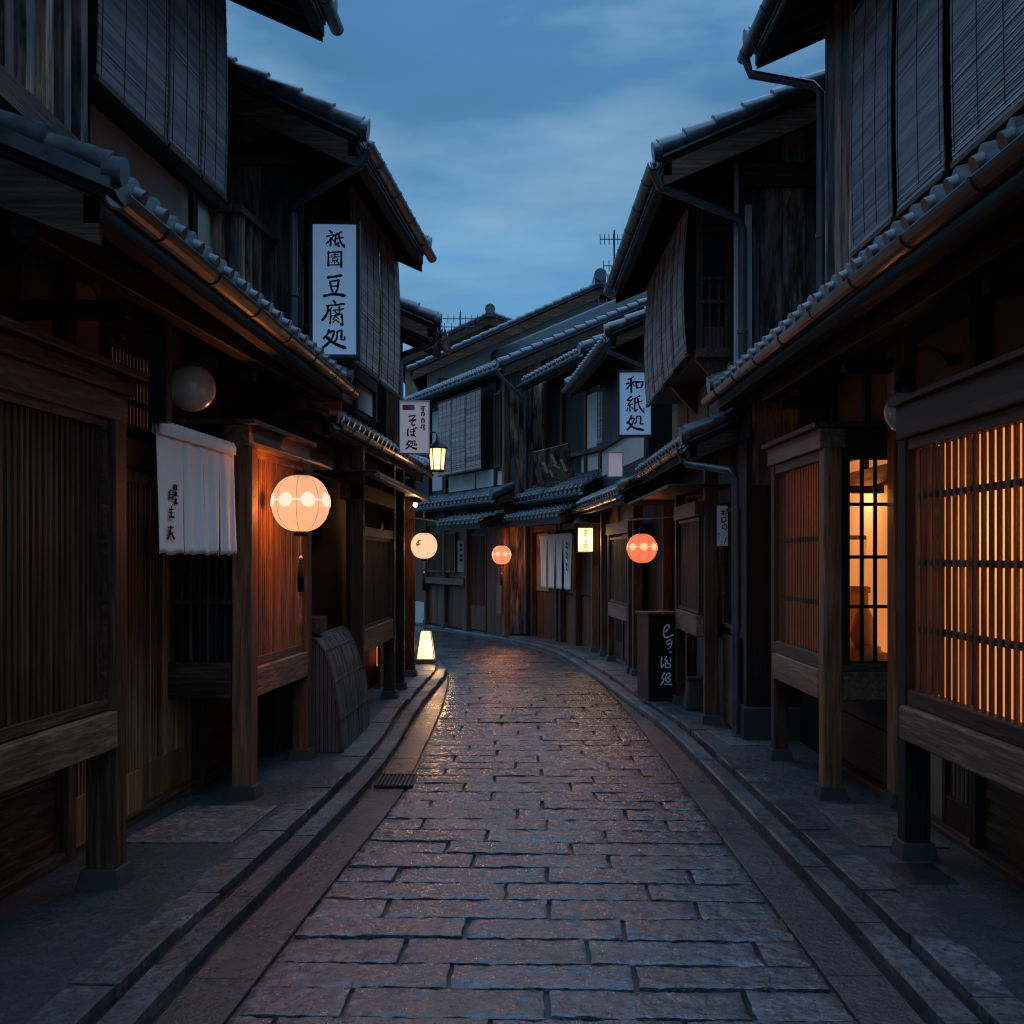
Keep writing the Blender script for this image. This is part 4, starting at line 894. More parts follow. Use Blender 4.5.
# ------------------------------------------------------------------ LANTERNS AND LAMPS
def lantern(loc, r, label, paper, mark, power, col, nmark=8, rot=0, band=True, tassel=True, hang=.25, hood=None, hname='tin_hood', sq=.98):
    t = thing('paper_lantern', loc, label, 'lantern', 'round paper lanterns')
    x, y, z = loc; prof = []; n = 44
    for i in range(n+1):
        a = -math.pi/2*.90+math.pi*.90*i/n; R = r*math.cos(a)**.82; prof.append((R*(1+.006*(1 if i % 2 else -1)), r*sq*math.sin(a)))
    MB().lathe(loc, prof, 40).build('paper_shade', paper, t)
    Rr = lambda a: r*math.cos(a)**.82
    rb = MB()
    for k in range(8):
        th = 2*math.pi*(k+.5)/8+rot
        rb.tube([(x+(Rr(a)+.001)*math.cos(th), y+(Rr(a)+.001)*math.sin(th), z+r*sq*math.sin(a)) for a in [-1.35+2.7*i/12 for i in range(13)]], .0012, 5)
    rb.build('rib_lines', 'cedar_v', t)
    if nmark:
        mk = MB()
        def pt(th, h): # point on the shade
            a = math.asin(max(-.99, min(.99, h/(r*sq)))); R = Rr(a)+.0045; return V((x+R*math.cos(th), y+R*math.sin(th), z+h))
        for k in range(nmark):
            th0 = 2*math.pi*k/nmark+rot; rr = r*.25; m = 20
            ring = [pt(th0+rr*math.cos(2*math.pi*j/m)/r, z0_ := rr*math.sin(2*math.pi*j/m)+r*.10) for j in range(m)]
            half = [pt(th0+rr*.5*math.cos(2*math.pi*j/m)/r, rr*.5*math.sin(2*math.pi*j/m)+r*.10) for j in range(m)]
            mk.add([pt(th0, r*.10)]+half+ring, [(0, 1+j, 1+(j+1) % m) for j in range(m)]+[(1+j, 1+m+j, 1+m+(j+1) % m, 1+(j+1) % m) for j in range(m)])
            if band:
                th1 = th0+rr/r; th2 = th0+2*math.pi/nmark-rr/r
                q = [pt(th1+(th2-th1)*j/4, r*.10+s_*r*.025) for j in range(5) for s_ in (-1, 1)]
                mk.add(q, [(2*j, 2*j+2, 2*j+3, 2*j+1) for j in range(4)])
        mk.build('round_marks', mark, t, recalc=False)
    h = r*sq*.985; cr_ = prof[0][0]
    c = MB(); c.lathe((x, y, z+h-.005), [(0, .035), (cr_*1.12, .035), (cr_*1.18, .015), (cr_*1.12, -.012), (cr_*.9, -.012)], 20); c.build('top_cap', 'iron', t)
    c = MB(); c.lathe((x, y, z-h-.03), [(cr_*.85, .035), (cr_*1.12, .035), (cr_*1.12, 0), (cr_*.85, 0), (cr_*.85, .035)], 20); c.build('bottom_ring', 'iron', t)
    c = MB(); c.tube([(x+r*.16*math.cos(a), y, z+h+.03+r*.30*math.sin(a)) for a in [math.pi*i/10 for i in range(11)]], .006, 6); c.tube([(x, y, z+h+.03+r*.3), (x, y, z+h+.03+r*.3+hang)], .004, 6); c.build('handle', 'rope', t)
    if tassel:
        c = MB(); c.tube([(x, y, z-h-.02), (x, y, z-h-.16)], .003, 5); c.lathe((x, y, z-h-.18), [(0, .02), (.012, .012), (.016, 0), (.012, -.012), (0, -.02)], 10); c.build('bead', 'rope', t)
        c = MB(); c.lathe((x, y, z-h-.20), [(0, 0), (.016, -.01), (.022, -.14), (.018, -.20), (0, -.20)], 10); c.build('tassel', 'ink', t)
    if hood:
        c = MB(); c.hexa([V(p) for p in hood[:4]]+[V(p)+V((0, 0, .012)) for p in hood[:4]]); c.build(hname, 'hood', t)
    lamp_light(t, (x, y, z), power, col, r*.35)
    return t
WARM = (1, .40, .12)
Y = 7.95
lantern((-1.40, Y, 1.955), .192, 'largest cream paper lantern with white discs, hanging by the slatted bay on the left', 'paper', 'paper_white', 86, (1, .28, .06), rot=-math.pi/2+.42,
        hood=[(-1.66, 7.7, 2.34), (-1.24, 7.7, 2.20), (-1.24, 8.3, 2.20), (-1.66, 8.3, 2.34)], hang=.10)
lantern((-1.10, 15.0, 1.74), .165, 'round cream lantern with a small brown mark at the left bend, above the floor lamp', 'paper_pale', 'rope', 34, WARM, nmark=0, hang=.2,
        hood=[(-1.3, 14.8, 2.10), (-.92, 14.8, 2.04), (-.92, 15.3, 2.04), (-1.3, 15.3, 2.10)])
lantern((-.2, 23.6-.6, 1.64), .185, 'small orange-red paper lantern on the house across the bend', 'paper_red', 'mark_red', 90, (1, .38, .14), rot=.4, hang=.25)
lantern((1.49, 13.75, 1.70), .172, 'red paper lantern with glowing discs hanging on the right', 'paper_red', 'mark_red', 32, (1, .26, .08), rot=-math.pi/2+.02, hang=.12,
        hood=[(1.32, 13.5, 2.02), (1.85, 13.5, 2.06), (1.85, 14.1, 2.06), (1.32, 14.1, 2.02)], tassel=False)
lt = bpy.data.objects['paper_lantern.001']
strokes(lt, [([(20, 60), (45, 35), (60, 55), (40, 75), (20, 60)], 16), ([(50, 30), (80, 25)], 12), ([(60, 70), (85, 60)], 8)],
        lambda a, b, o: (lambda th, h: V((-1.10+(.165*math.cos(math.asin(h/.153))**.82+.005)*math.cos(th), 15.0+(.165*math.cos(math.asin(h/.153))**.82+.005)*math.sin(th), 1.74+h)))(-math.pi/2-.62+a*.0052, .035-(b-50)*.0012), 'rope', 'brown_mark')
# box-shaped wall lamp with writing
t = thing('lamp_box', (1.14, 19.2, 1.88), 'upright lit paper lamp box with dark writing beside the pale curtain', 'lamp')
lx, ly = 1.17, 19.2
MB().box(W, ly-.09, ly+.09, lx-.115, lx+.115, 1.69, 2.06).build('lamp_shade', 'lampglass', t)
c = MB()
for a in (-.125, .115):
    for b in (-.10, .09): c.box(W, ly+b, ly+b+.012, lx+a, lx+a+.012, 1.66, 2.09)
c.box(W, ly-.10, ly+.102, lx-.125, lx+.127, 1.665, 1.69); c.box(W, ly-.10, ly+.102, lx-.125, lx+.127, 2.06, 2.085); c.build('lamp_frame', 'iron', t)
c = MB(); c.hexa([V(p) for p in ((lx-.2, ly-.2, 2.14), (lx+.3, ly-.2, 2.14), (lx+.3, ly+.2, 2.14), (lx-.2, ly+.2, 2.14))]+[V((lx-.1, ly-.05, 2.24)), V((lx+.3, ly-.05, 2.24)), V((lx+.3, ly+.05, 2.24)), V((lx-.1, ly+.05, 2.24))]); c.build('lamp_roof', 'wood_h', t)
strokes(t, [([(38, 12), (62, 10)], 6), ([(36, 22), (64, 20)], 6), ([(50, 8), (48, 34)], 6), ([(38, 34), (62, 34)], 6), ([(40, 60), (60, 58)], 6), ([(50, 52), (50, 70)], 6), ([(36, 74), (64, 72)], 7), ([(40, 84), (38, 94)], 6), ([(60, 84), (62, 94)], 6), ([(38, 84), (62, 84)], 5), ([(38, 94), (62, 94)], 5)],
        lambda a, b, o: V((lx-.115+.23*a/100, ly-.0905-o, 2.06-.37*b/100)), 'rope', 'lettering')
lamp_light(t, (lx-.02, ly-.28, 1.86), 11, (1, .50, .18), .1)
# hexagonal wall lantern on the left
t = thing('wall_lantern', (-.88, 14.15, 2.77), 'small hexagonal glass wall lantern glowing beside the soba sign', 'lamp')
c = MB(); c.lathe((-.88, 14.15, 2.77), [(.075, -.14), (.10, .11)], 6); c.build('glass', 'lampglass', t)
c = MB(); c.lathe((-.88, 14.15, 2.77), [(0, .25), (.02, .24), (.02, .20), (.125, .12), (.125, .105), (0, .105)], 6); c.lathe((-.88, 14.15, 2.77), [(0, -.14), (.085, -.14), (.085, -.165), (0, -.175)], 6)
for k in range(6):
    a = 2*math.pi*k/6; c.tube([(-.88+.079*math.cos(a), 14.15+.079*math.sin(a), 2.63), (-.88+.104*math.cos(a), 14.15+.104*math.sin(a), 2.88)], .006, 5)
c.tube([(-.88, 14.15, 3.01), (-.90, 14.15, 3.07), (-1.30, 14.15, 3.07)], .01, 6); c.build('iron_frame', 'iron', t)
lamp_light(t, (-.88, 13.98, 2.70), 3, (1, .50, .18), .08)
# floor lamp
t = thing('floor_lamp', (-1.24, 17.3, .07), 'glowing trapezoid paper floor lamp standing on the left kerb at the bend', 'lamp')
ax, ay = -1.24, 17.3
def frus(mb, cx, cy, z0, z1, h0, h1):
    return mb.hexa([V((cx-h0, cy-h0, z0)), V((cx+h0, cy-h0, z0)), V((cx+h0, cy+h0, z0)), V((cx-h0, cy+h0, z0)), V((cx-h1, cy-h1, z1)), V((cx+h1, cy-h1, z1)), V((cx+h1, cy+h1, z1)), V((cx-h1, cy+h1, z1))])
frus(MB(), ax, ay, .14, .53, .125, .07).build('paper_shade', 'andon', t)
c = MB(); c.box(W, ay-.15, ay+.15, ax-.15, ax+.15, .08, .135)
for a in (-1, 1):
    for b in (-1, 1): c.tube([(ax+a*.128, ay+b*.128, .13), (ax+a*.072, ay+b*.072, .54)], .007, 5)
c.tube([(ax, ay, .53), (ax, ay, .60)], .006, 5); c.build('frame', 'frame_wood', t)
lamp_light(t, (ax+.16, ay-.22, .35), 7, (1, .52, .2), .08)
t = thing('bulb_lamp', (-1.20, 14.9, 2.25), 'tiny bare bulb glowing under the left eave above the round lantern', 'lamp')
c = MB(); c.lathe((-1.20, 14.9, 2.25), [(0, -.035), (.025, -.025), (.032, 0), (.02, .03), (0, .04)], 12); c.build('bulb', 'lampglass', t)
c = MB(); c.lathe((-1.20, 14.9, 2.25), [(0, .09), (.05, .08), (.09, .03), (.085, .025), (.03, .06), (0, .065)], 14); c.tube([(-1.20, 14.9, 2.33), (-1.20, 14.9, 2.62)], .006, 5); c.build('socket', 'iron', t)
lamp_light(t, (-1.20, 14.85, 2.19), 5, (1, .45, .15), .03)
# unlit globe lamps on goosenecks
def globe(gx, gy, gz, r, wx, label):
    t = thing('globe_lamp', (gx, gy, gz), label, 'lamp', 'unlit globe lamps')
    MB().lathe((gx, gy, gz), [(r*math.cos(a), r*math.sin(a)) for a in [-math.pi/2+math.pi*i/20 for i in range(18)]], 28).build('glass_globe', 'globe', t)
    c = MB(); c.lathe((gx, gy, gz+r*.88), [(r*.55, 0), (r*.6, .02), (r*.45, .06), (r*.3, .07), (r*.28, .14), (0, .15)], 20); c.build('socket', 'iron', t)
    s = 1 if wx > gx else -1; R = .12
    c = MB(); zt = gz+r+.12; c.tube([(gx+s*(R-R*math.cos(a)), gy, zt+R*math.sin(a)) for a in [math.pi*i/12*.85 for i in range(13)]]+[(wx, gy, zt+.05)], .011, 8); c.lathe((wx-s*.01, gy, zt+.05), [(0, -.03), (.03, -.03), (.03, .03), (0, .03)], 10); c.build('gooseneck', 'iron', t)
globe(-1.80, 6.75, 2.55, .132, -2.22, 'unlit milk glass globe lamp above the white entrance curtain')
globe(2.17, 6.62, 2.40, .115, 2.44, 'unlit globe lamp half hidden by the beam of the glowing slatted window')

# ------------------------------------------------------------------ CURTAINS
CPH = []
def clothv(u, q, v, amp, folds, seamq, pn):
    a, b, ph = pn; x = (u-a)/(b-a); drop = max(0, q-seamq)
    return v+amp*(.25+drop)*(math.sin(x*folds*6.28+ph+q*.6)+.4*math.sin(x*folds*13.1+ph*2-q*1.1))+.012*q
def curtain(f, u0, u1, v, zt, zb, panels, label, mat, folds, amp, seam=.08, slit=.04):
    t = thing('shop_curtain', f.p((u0+u1)/2, v, zb), label, 'curtain')
    edges = [u0+(u1-u0)*q for q in panels]
    t_ph = {}
    for a, b in zip(edges, edges[1:]):
        mb = MB(); mb.cur = .5; nu, nz = 26, 22; vs = []; ph = random.random()*6; CPH.append((a, b, ph))
        for j in range(nz+1):
            q = j/nz; z = zt+(zb-zt)*q
            for i in range(nu+1):
                x = i/nu; u = a+(b-a)*x; drop = max(0, q-seam/(zt-zb)); am = amp*(.3 if a == edges[0] else 1)
                vv = v+am*(.25+drop*1.0)*(math.sin(x*folds*6.28+ph+q*.6)+.4*math.sin(x*folds*13.1+ph*2-q*1.1)) + .012*q
                sh = -.012*q*math.sin(x*math.pi)*0
                uu = u+(.5-x)*slit*.32*min(1, q*1.6)
                vs.append(f.p(uu, vv, z+.006*math.sin(x*9+ph)*q))
        w_ = nu+1; fs = [(j*w_+i, j*w_+i+1, (j+1)*w_+i+1, (j+1)*w_+i) for j in range(nz) for i in range(nu)]
        mb.add(vs, fs, True); o = mb.build('cloth_panel', mat, t, recalc=False)
        s = o.modifiers.new('thick', 'SOLIDIFY'); s.thickness = .004
    mb = MB(); mb.cur = .5; n = 90; vs = []
    for i in range(n+1):
        u = u0+(u1-u0)*i/n
        for (dv, dz) in ((.016, -.06), (.020, -.02), (.012, .014), (-.012, .014), (-.018, -.06)):
            vs.append(f.p(u, v+dv+.004*math.sin(i*1.9)*(1 if dz < 0 else .3), zt+dz+.003*math.sin(i*1.3)))
    mb.add(vs, [(i*5+k, i*5+k+1, i*5+k+6, i*5+k+5) for i in range(n) for k in range(4)], True); mb.build('gathered_sleeve', mat, t, recalc=False)
    mb = MB(); mb.tube([f.p(u0-.06, v, zt), f.p(u1+.08, v, zt)], .010, 8); mb.build('rod', 'wood_h', t)
    return t
fn = side(-1.80, 6.1, .058, 1)
t = curtain(fn, 6.09, 7.44, -.01, 2.29, 1.615, (0, .30, .545, .79, 1), 'white linen shop curtain with small black writing, hanging over the near left doorway', 'cloth', 1.3, .014, slit=.10)
K = []
def cmap(a, b, o):
    u = 6.09+1.38*((a-66)/535)**1.0; q = (b-70)/870
    return fn.p(u, clothv(u, q, -.01, .0042, 1.3, .08/.675, CPH[0])+.008+o*2, 2.29-.675*q)
def blk(cx, cy, w, h, kind):
    s = []
    if kind == 0: s = [([(cx-w*.3, cy-h*.5), (cx+w*.3, cy-h*.5)], 5), ([(cx-w*.4, cy-h*.4), (cx-w*.4, cy+h*.5)], 5), ([(cx+w*.4, cy-h*.4), (cx+w*.4, cy+h*.5)], 5), ([(cx-w*.3, cy), (cx+w*.3, cy)], 5), ([(cx-w*.3, cy+h*.3), (cx+w*.3, cy+h*.3)], 5)]
    if kind == 1: s = [([(cx, cy-h*.5), (cx, cy+h*.45)], 6), ([(cx-w*.4, cy-h*.2), (cx+w*.4, cy-h*.25)], 6), ([(cx-w*.35, cy+h*.1), (cx+w*.35, cy+h*.08)], 5), ([(cx-w*.5, cy+h*.5), (cx+w*.5, cy+h*.45)], 8)]
    if kind == 2: s = [([(cx-w*.4, cy-h*.4), (cx+w*.4, cy-h*.45)], 6), ([(cx, cy-h*.5), (cx-w*.1, cy), (cx-w*.5, cy+h*.5)], 7), ([(cx-w*.2, cy-h*.1), (cx+w*.2, cy+h*.2), (cx+w*.5, cy+h*.5)], 8), ([(cx-w*.3, cy+h*.1), (cx+w*.3, cy)], 5)]
    return s
sl = blk(168, 485, 18, 34, 0)+blk(168, 525, 14, 24, 1)+blk(167, 575, 14, 36, 1)+blk(140, 540, 24, 62, 0)+blk(138, 655, 30, 76, 1)+blk(132, 795, 38, 84, 2)
strokes(t, sl, cmap, 'ink', 'lettering', 1.7)
t = curtain(fc, .95, 2.92, .10, 2.0, 1.03, (0, .27, .5, .76, 1), 'pale linen shop curtain with dark slits on the house at the bend', 'cloth_far', 1.0, .012, slit=.5)
strokes(t, [([(30, y_), (45, y_-3)], 5) for y_ in (20, 28, 40, 48, 60, 70)]+[([(38, y_), (36, y_+9)], 5) for y_ in (18, 38, 58)],
        lambda a, b, o: fc.p(.95+.5*a/100, .14+o*3, 2.0-.9*b/100), 'ink', 'lettering')

# ------------------------------------------------------------------ SIGNS
def signbox(name, cx, cy, z0, z1, wd, dep, yaw, label, face, rim, depth_side='frame_wood', zoomw=None):
    a = V((math.cos(yaw), math.sin(yaw), 0)); n = V((math.sin(yaw), -math.cos(yaw), 0))
    f = F((cx, cy, 0), a, n); t = thing(name, (cx, cy, z0), label, 'sign')
    h = wd/2; mb = MB()
    mb.box(f, -h, -h+rim, -dep/2, dep/2, z0, z1); mb.box(f, h-rim, h, -dep/2, dep/2, z0, z1); mb.box(f, -h+rim, h-rim, -dep/2, dep/2, z0, z0+rim); mb.box(f, -h+rim, h-rim, -dep/2, dep/2, z1-rim, z1)
    mb.build('sign_frame', depth_side, t, .004)
    rc = min(.018, dep*.15); MB().box(f, -h+rim, h-rim, -dep/2+rc, dep/2-rc, z0+rim, z1-rim).build('sign_face', face, t)
    x0, x1, y0, y1 = zoomw
    def fm(px, py, o): return f.p(-h+rim+(wd-2*rim)*(px-x0)/(x1-x0), dep/2-rc+.0006+o, z1-rim-(z1-z0-2*rim)*(py-y0)/(y1-y0))
    return t, fm, f
SHO = [([(178, 800), (165, 835), (140, 862)], 13), ([(175, 820), (215, 812), (185, 880), (135, 925)], 14), ([(165, 855), (215, 895), (292, 926)], 18), ([(235, 815), (232, 860), (215, 885)], 12), ([(235, 815), (265, 806), (262, 868)], 12), ([(262, 868), (286, 868), (284, 848)], 10)]
S1 = [([(183, 120), (200, 136)], 12), ([(160, 160), (212, 148), (190, 178), (158, 210)], 9), ([(190, 168), (188, 224)], 11), ([(198, 178), (213, 192)], 9),
      ([(264, 128), (225, 146)], 11), ([(224, 150), (221, 216), (245, 202)], 11), ([(222, 176), (276, 165)], 9), ([(244, 140), (256, 192), (284, 233)], 12), ([(284, 233), (283, 210)], 6), ([(236, 214), (250, 230)], 10),
      ([(174, 265), (173, 364)], 12), ([(172, 270), (265, 264)], 10), ([(263, 266), (263, 370)], 13), ([(175, 356), (262, 353)], 8), ([(194, 287), (244, 283)], 6), ([(219, 275), (219, 299)], 7), ([(190, 301), (248, 298)], 6),
      ([(202, 309), (202, 323)], 5), ([(202, 309), (238, 308), (236, 322)], 5), ([(202, 322), (236, 321)], 5), ([(214, 323), (190, 342)], 6), ([(216, 326), (217, 346)], 6), ([(224, 324), (248, 345)], 8), ([(242, 318), (230, 331)], 5),
      ([(168, 442), (215, 436), (264, 426)], 15), ([(185, 470), (192, 512)], 13), ([(185, 470), (248, 459)], 11), ([(246, 460), (238, 506)], 14), ([(192, 503), (240, 499)], 9), ([(194, 518), (205, 541)], 13), ([(240, 514), (222, 547)], 12), ([(143, 570), (210, 556), (288, 566)], 17),
      ([(209, 602), (223, 617)], 13), ([(162, 636), (225, 630), (287, 621)], 11), ([(170, 636), (166, 685), (132, 737)], 14), ([(197, 646), (180, 673)], 9), ([(189, 664), (189, 698)], 9), ([(205, 668), (280, 656)], 8), ([(249, 640), (250, 690), (238, 689)], 11), ([(219, 674), (229, 685)], 8),
      ([(190, 705), (185, 760)], 11), ([(190, 706), (268, 693)], 9), ([(266, 694), (272, 766), (256, 758)], 13), ([(229, 690), (205, 731)], 8), ([(225, 711), (246, 728)], 8), ([(222, 731), (206, 750)], 7), ([(226, 734), (246, 750)], 8)]+SHO
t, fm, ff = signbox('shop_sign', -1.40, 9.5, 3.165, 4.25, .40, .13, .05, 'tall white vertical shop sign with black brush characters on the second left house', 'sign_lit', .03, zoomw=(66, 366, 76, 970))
strokes(t, S1, fm, 'ink', wscale=1.35)
c = MB()
for z in (3.4, 4.05): c.box(ff, -.45, -.20, -.02, .02, z, z+.04)
c.build('bracket', 'iron', t)
S2 = [([(172, 264), (248, 254), (205, 300), (176, 322)], 13), ([(176, 322), (258, 300), (212, 335), (212, 368), (246, 366)], 13), ([(165, 415), (157, 460), (165, 502)], 15), ([(190, 428), (256, 412)], 10), ([(190, 452), (248, 442)], 10), ([(229, 405), (229, 484), (207, 497), (195, 482), (222, 480), (252, 506)], 13), ([(250, 396), (258, 410)], 8), ([(264, 392), (272, 406)], 8)]
S2 += [([((x-135)*.83+135, (y-800)*.83+552) for x, y in p], w*.9) for p, w in SHO]
S2 += [([(308, 150), (362, 144)], 8), ([(312, 166), (358, 162)], 7), ([(337, 140), (346, 196), (330, 194)], 9), ([(320, 182), (350, 178)], 6)]
for q in (236, 316): S2 += [([(318, q-22), (358, q-25)], 7), ([(322, q-10), (318, q+20)], 8), ([(322, q-10), (356, q-12), (354, q+18)], 8), ([(320, q+4), (354, q+2)], 6), ([(320, q+20), (354, q+18)], 6), ([(338, q-34), (336, q-16)], 6)]
S2 += [([(316, 372), (340, 368)], 7), ([(328, 355), (326, 410)], 8), ([(326, 380), (310, 402)], 7), ([(346, 358), (362, 378)], 7), ([(360, 362), (340, 392)], 7), ([(342, 400), (342, 430)], 7), ([(342, 400), (360, 398), (358, 430)], 7)]
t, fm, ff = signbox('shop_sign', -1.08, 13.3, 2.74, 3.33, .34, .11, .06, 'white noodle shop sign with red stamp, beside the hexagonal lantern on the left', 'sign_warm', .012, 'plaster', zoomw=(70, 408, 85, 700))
strokes(t, S2, fm, 'ink', wscale=1.4)
mb = MB(); mb.add([fm(98, 124, .0006), fm(182, 124, .0006), fm(182, 188, .0006), fm(98, 188, .0006)], [(0, 1, 2, 3)]); mb.build('red_stamp', 'red', t, recalc=False)
mb = MB(); mb.add([fm(182, 124, .0006), fm(240, 124, .0006), fm(240, 188, .0006), fm(182, 188, .0006)], [(0, 1, 2, 3)]); mb.build('blue_stamp', 'bluegrey', t, recalc=False)
S3 = [([(297, 150), (262, 175), (222, 186)], 18), ([(198, 242), (322, 214)], 18), ([(264, 180), (268, 352)], 23), ([(255, 250), (208, 307)], 17), ([(285, 240), (307, 266)], 14), ([(330, 225), (342, 296)], 23), ([(330, 224), (412, 217), (418, 240), (402, 290)], 22), ([(342, 294), (408, 288)], 17),
      ([(268, 398), (214, 450), (268, 452)], 17), ([(288, 428), (215, 520)], 15), ([(215, 520), (282, 498)], 15), ([(250, 510), (250, 592)], 15), ([(220, 548), (210, 588)], 15), ([(275, 540), (292, 562)], 13), ([(382, 394), (308, 430)], 17), ([(318, 440), (314, 582), (352, 562)], 19), ([(320, 482), (408, 462)], 15), ([(352, 430), (375, 530), (434, 602)], 21), ([(434, 602), (436, 550)], 9),
      ([(272, 643), (245, 700), (208, 742)], 18), ([(245, 690), (305, 680), (268, 770), (208, 827)], 19), ([(230, 728), (300, 796), (428, 828)], 25), ([(335, 664), (335, 720), (310, 747)], 17), ([(335, 664), (392, 658), (386, 748)], 18), ([(386, 748), (428, 750)], 18)]
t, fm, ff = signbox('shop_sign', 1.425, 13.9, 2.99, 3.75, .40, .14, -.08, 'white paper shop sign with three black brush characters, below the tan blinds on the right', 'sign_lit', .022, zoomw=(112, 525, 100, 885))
strokes(t, S3, fm, 'ink', wscale=1.35)
t, fm, ff = signbox('blank_sign', 1.30, 15.1, 2.60, 2.92, .20, .12, -.1, 'small blank pale sign box above the lit eave on the right', 'sign_warm', .015, 'plaster', zoomw=(0, 1, 0, 1))
# standing wooden sign with white brush writing
t, fm, ff = signbox('standing_sign', 1.56, 12.90, .075, .99, .33, .32, .27, 'dark standing wooden sign box with white brush writing on the right pavement', 'dark_v', .018, 'wood_v', zoomw=(160, 415, 160, 860))
MB().box(ff, -.185, .185, -.18, .18, .99, 1.015).build('top_board', 'cedar_h', t)
S4 = [([(352, 235), (315, 248), (300, 300), (320, 342), (398, 320)], 12), ([(318, 292), (352, 268), (352, 238)], 10), ([(372, 362), (330, 376), (338, 402), (380, 388)], 11), ([(384, 372), (378, 412), (345, 442)], 10), ([(352, 466), (382, 468)], 9), ([(282, 508), (278, 592), (302, 572)], 12), ([(332, 504), (312, 530), (342, 546)], 10), ([(364, 518), (371, 542)], 10), ([(324, 552), (318, 592), (362, 596), (364, 568), (335, 562)], 11),
      ([(312, 640), (285, 680), (303, 700), (272, 744)], 12), ([(345, 640), (372, 660), (340, 688), (374, 700), (340, 722), (320, 690), (336, 650)], 11), ([(308, 738), (382, 742)], 11)]
strokes(t, S4, fm, 'white_ink', wscale=1.25)
# broom-like wrapped pot beside it
t = thing('covered_pot', (1.86, 12.1, .07), 'small dark covered stone pot beside the standing sign', 'pot')
c = MB(); frus(c, 1.86, 12.1, .07, .36, .13, .09); c.build('pot_body', 'stonebase', t, .02)
MB().box(W, 12.0, 12.2, 1.76, 1.96, .362, .39).build('pot_lid', 'wood_h', t, .005)
# banner
t, fm, ff = signbox('paper_banner', 1.885, 10.75, 1.70, 2.06, .10, .012, 0, 'narrow white paper notice with black marks hanging near the right drainpipe', 'cloth_far', .003, 'plaster', zoomw=(170, 320, 265, 805))
strokes(t, [([(225, 340), (285, 335)], 16), ([(255, 320), (255, 385)], 18), ([(230, 370), (290, 375)], 16), ([(235, 430), (285, 425), (290, 470), (240, 485), (235, 430)], 16), ([(240, 530), (295, 520), (295, 580), (245, 570), (240, 530)], 16), ([(180, 645), (205, 650)], 14), ([(300, 690), (270, 780)], 14)], fm, 'ink')
t, fm, ff = signbox('paper_poster', fb.p(2.3, .1, 0).x, fb.p(2.3, .1, 0).y-.05, 1.28, 1.95, .14, .01, .05, 'small pale poster on the brown wall across the bend', 'plaster', .004, 'plaster', zoomw=(0, 100, 0, 100))
strokes(t, [([(30, y_), (70, y_-2)], 9) for y_ in (15, 30, 48, 64)]+[([(50, y_-6), (48, y_+6)], 9) for y_ in (22, 56)], fm, 'ink')
# carved board leaning on the roof
q = fc.p(2.0, .05, 0)
t = thing('carved_signboard', (q.x, q.y, 2.95), 'weathered carved wooden signboard leaning on the tiled roof above the pale curtain', 'sign')
bf = F((q.x-.03, q.y-.1, 0), V((.97, -.22, 0)).normalized(), V((-.22, -.97, 0)).normalized())
mb = MB(); hw = .37
P8 = [bf.p(-hw+.05, .06, 2.92), bf.p(hw-.02, .06, 2.98), bf.p(hw-.02, .0, 3.0), bf.p(-hw+.05, .0, 2.94), bf.p(-hw, .26, 3.46), bf.p(hw-.10, .26, 3.60), bf.p(hw-.10, .20, 3.62), bf.p(-hw, .20, 3.48)]
mb.hexa(P8); mb.build('board', 'weather', t, .008)
def bmap(a, b, o):
    A = P8[4].lerp(P8[5], a/100); B = P8[0].lerp(P8[1], a/100); return A.lerp(B, b/100)+bf.n*(.004+o)
strokes(t, [([(25, 40), (32, 70)], 9), ([(50, 20), (58, 48)], 8), ([(52, 50), (66, 62)], 7), ([(75, 40), (82, 72)], 9), ([(40, 65), (44, 85)], 7)], bmap, 'chalk', 'carved_marks')
c = MB(); c.tube([bf.p(-.2, .1, 2.88), bf.p(-.2, .0, 3.1)], .025, 6); c.tube([bf.p(.2, .1, 2.88), bf.p(.2, .0, 3.1)], .025, 6); c.box(bf, -.34, .34, -.02, .10, 2.86, 2.93); c.tube([bf.p(0, .2, 3.5), bf.p(0, -.4, 3.25)], .015, 6); c.build('stand', 'wood_h', t)

# ------------------------------------------------------------------ SMALL THINGS
# curved bamboo screen against the wall
t = thing('curved_screen', (-1.45, 10.1, .07), 'curved grey-brown plank screen leaning against the left wall by the kerb', 'screen')
prof = [(0, .98), (.07, .95), (.13, .86), (.175, .72), (.21, .55), (.235, .35), (.25, .07)]
fs_ = side(-1.585, 9.4, .03, 1)
mb = MB(); u = 9.40
while u < 10.88:
    j = random.uniform(-.003, .003); w_ = .072
    for (a, z), (a2, z2) in zip(prof, prof[1:]):
        mb.prism(fs_, [(a+j, z), (a2+j, z2), (a2+j-.018, z2-.004), (a+j-.018, z-.010)], u, u+w_-.006)
    u += w_
mb.build('curved_planks', 'greyplank', t)
mb = MB()
v = -.02
while v < .24:
    zt_ = next((z+(z2-z)*(v+.018-a)/(a2-a) for (a, z), (a2, z2) in zip(prof, prof[1:]) if a <= v+.018 <= a2), .98 if v < .01 else .1)
    mb.box(fs_, 9.415, 9.435, v, v+.028, .07, max(.12, zt_-.03)); v += .032
mb.build('end_slats', 'greyplank', t)
mb = MB()
for z, a in ((.32, .237), (.62, .195), (.86, .128)): mb.box(fs_, 9.40, 10.88, a, a+.006, z-.008, z+.008)
mb.build('battens', 'greyplank', t)
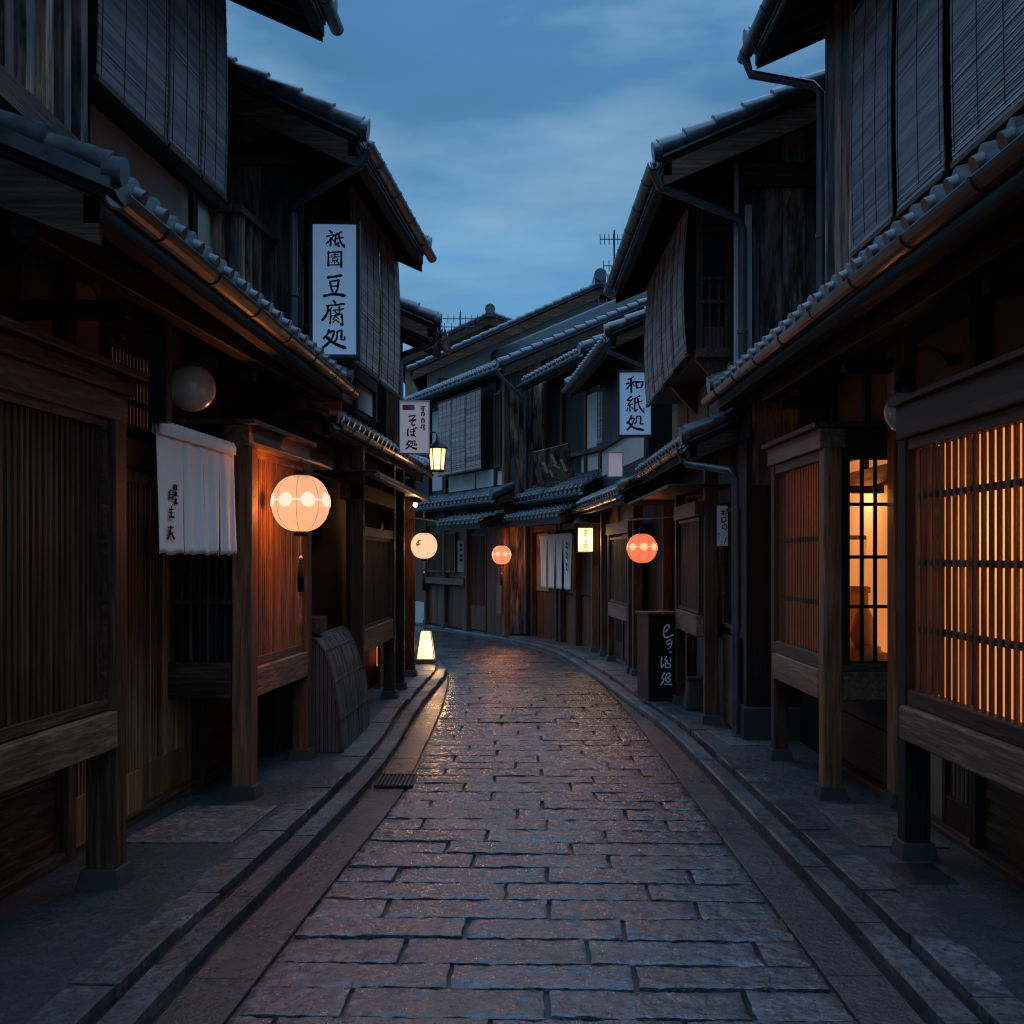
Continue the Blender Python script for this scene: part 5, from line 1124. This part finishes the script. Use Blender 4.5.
# woven screen by the floor lamp
t = thing('woven_screen', (-1.42, 16.3, .07), 'small woven bamboo screen lit by the floor lamp at the left bend', 'screen')
mb = MB()
for i in range(9):
    a = i/8; x = -1.50+.16*a
    mb.tube([(x-.02, 16.3+.3*a, .07), (x+.02, 16.3+.3*a, .30), (x-.01, 16.3+.3*a, .55+.12*math.sin(a*3.14))], .007, 5)
for z in (.12, .2, .28, .36, .44, .52): mb.tube([(-1.51, 16.28, z), (-1.42, 16.46, z), (-1.33, 16.62, z)], .006, 5)
mb.build('woven_slats', 'cedar_v', t)
def tg(o, lb, cat, group=None): return tag(o, lb, cat, group)
tg(MB().flat([(-2.10, 6.42), (-1.50, 6.42), (-1.44, 7.35), (-1.98, 7.35)], .062, .078).build('stone_slab', 'slab', None, .004), 'pale granite slab set before the near left doorway', 'paving slab')
tg(MB().flat([(1.83, 6.35), (2.30, 6.30), (2.30, 7.40), (1.86, 7.40)], .062, .078).build('stone_slab', 'slab', None, .004), 'pale granite slab set before the glowing right doorway', 'paving slab')
tg(MB().flat([(1.86, 5.62), (2.10, 5.62), (2.10, 6.0), (1.86, 6.0)], .058, .070).build('drain_cover', 'iron', None, .004), 'dark square drain cover in the right pavement at the foot of the post', 'drain cover')
t = thing('drain_grate', (-.86, 8.6, 0), 'dark iron drain grate at the left edge of the wet paving', 'drain grate')
mb = MB(); mb.box(W, 8.35, 8.37, -.96, -.70, -.003, .012); mb.box(W, 8.78, 8.80, -.96, -.70, -.003, .012)
y_ = 8.38
mb2 = MB(); x_ = -.955
while x_ < -.70: mb.box(W, 8.37, 8.78, x_, x_+.012, -.003, .010); x_ += .028
mb.build('grate_bars', 'iron', t); MB().box(W, 8.36, 8.79, -.96, -.70, -.0035, -.001).build('grate_pit', 'dark', t)
# kerb-side flat stones on the right pavement
tg(MB().flat([(1.78, 9.75), (2.25, 9.75), (2.2, 10.6), (1.72, 10.6)], .062, .074).build('step_stone', 'kerbst', None, .006), 'flat grey step stone by the foot of the right drainpipe', 'paving slab')
# tv antennas
def antenna(x, y, z0, z1, label, arms):
    t = thing('tv_antenna', (x, y, z0), label, 'antenna')
    c = MB(); c.tube([(x, y, z0), (x, y, z1)], .022, 6); c.build('mast', 'iron', t)
    c = MB()
    for z, L_, n in arms:
        c.tube([(x-L_*.7, y, z), (x+L_*.4, y, z)], .014, 5)
        for i in range(n): q = x-L_*.7+L_*1.1*i/(n-1); c.tube([(q, y-.05, z-.13), (q, y+.05, z+.13)], .010, 4)
    c.build('antenna_arms', 'iron', t)
antenna(2.30, 27, 6.6, 8.95, 'tall thin tv antenna above the roofs at the centre right', ((8.75, .45, 6), (8.15, .35, 4), (7.3, .5, 4)))
antenna(-1.55, 36, 8.0, 9.0, 'low wide tv antenna on the distant roofs at the left', ((8.75, 1.3, 9), (8.5, 1.0, 6)))
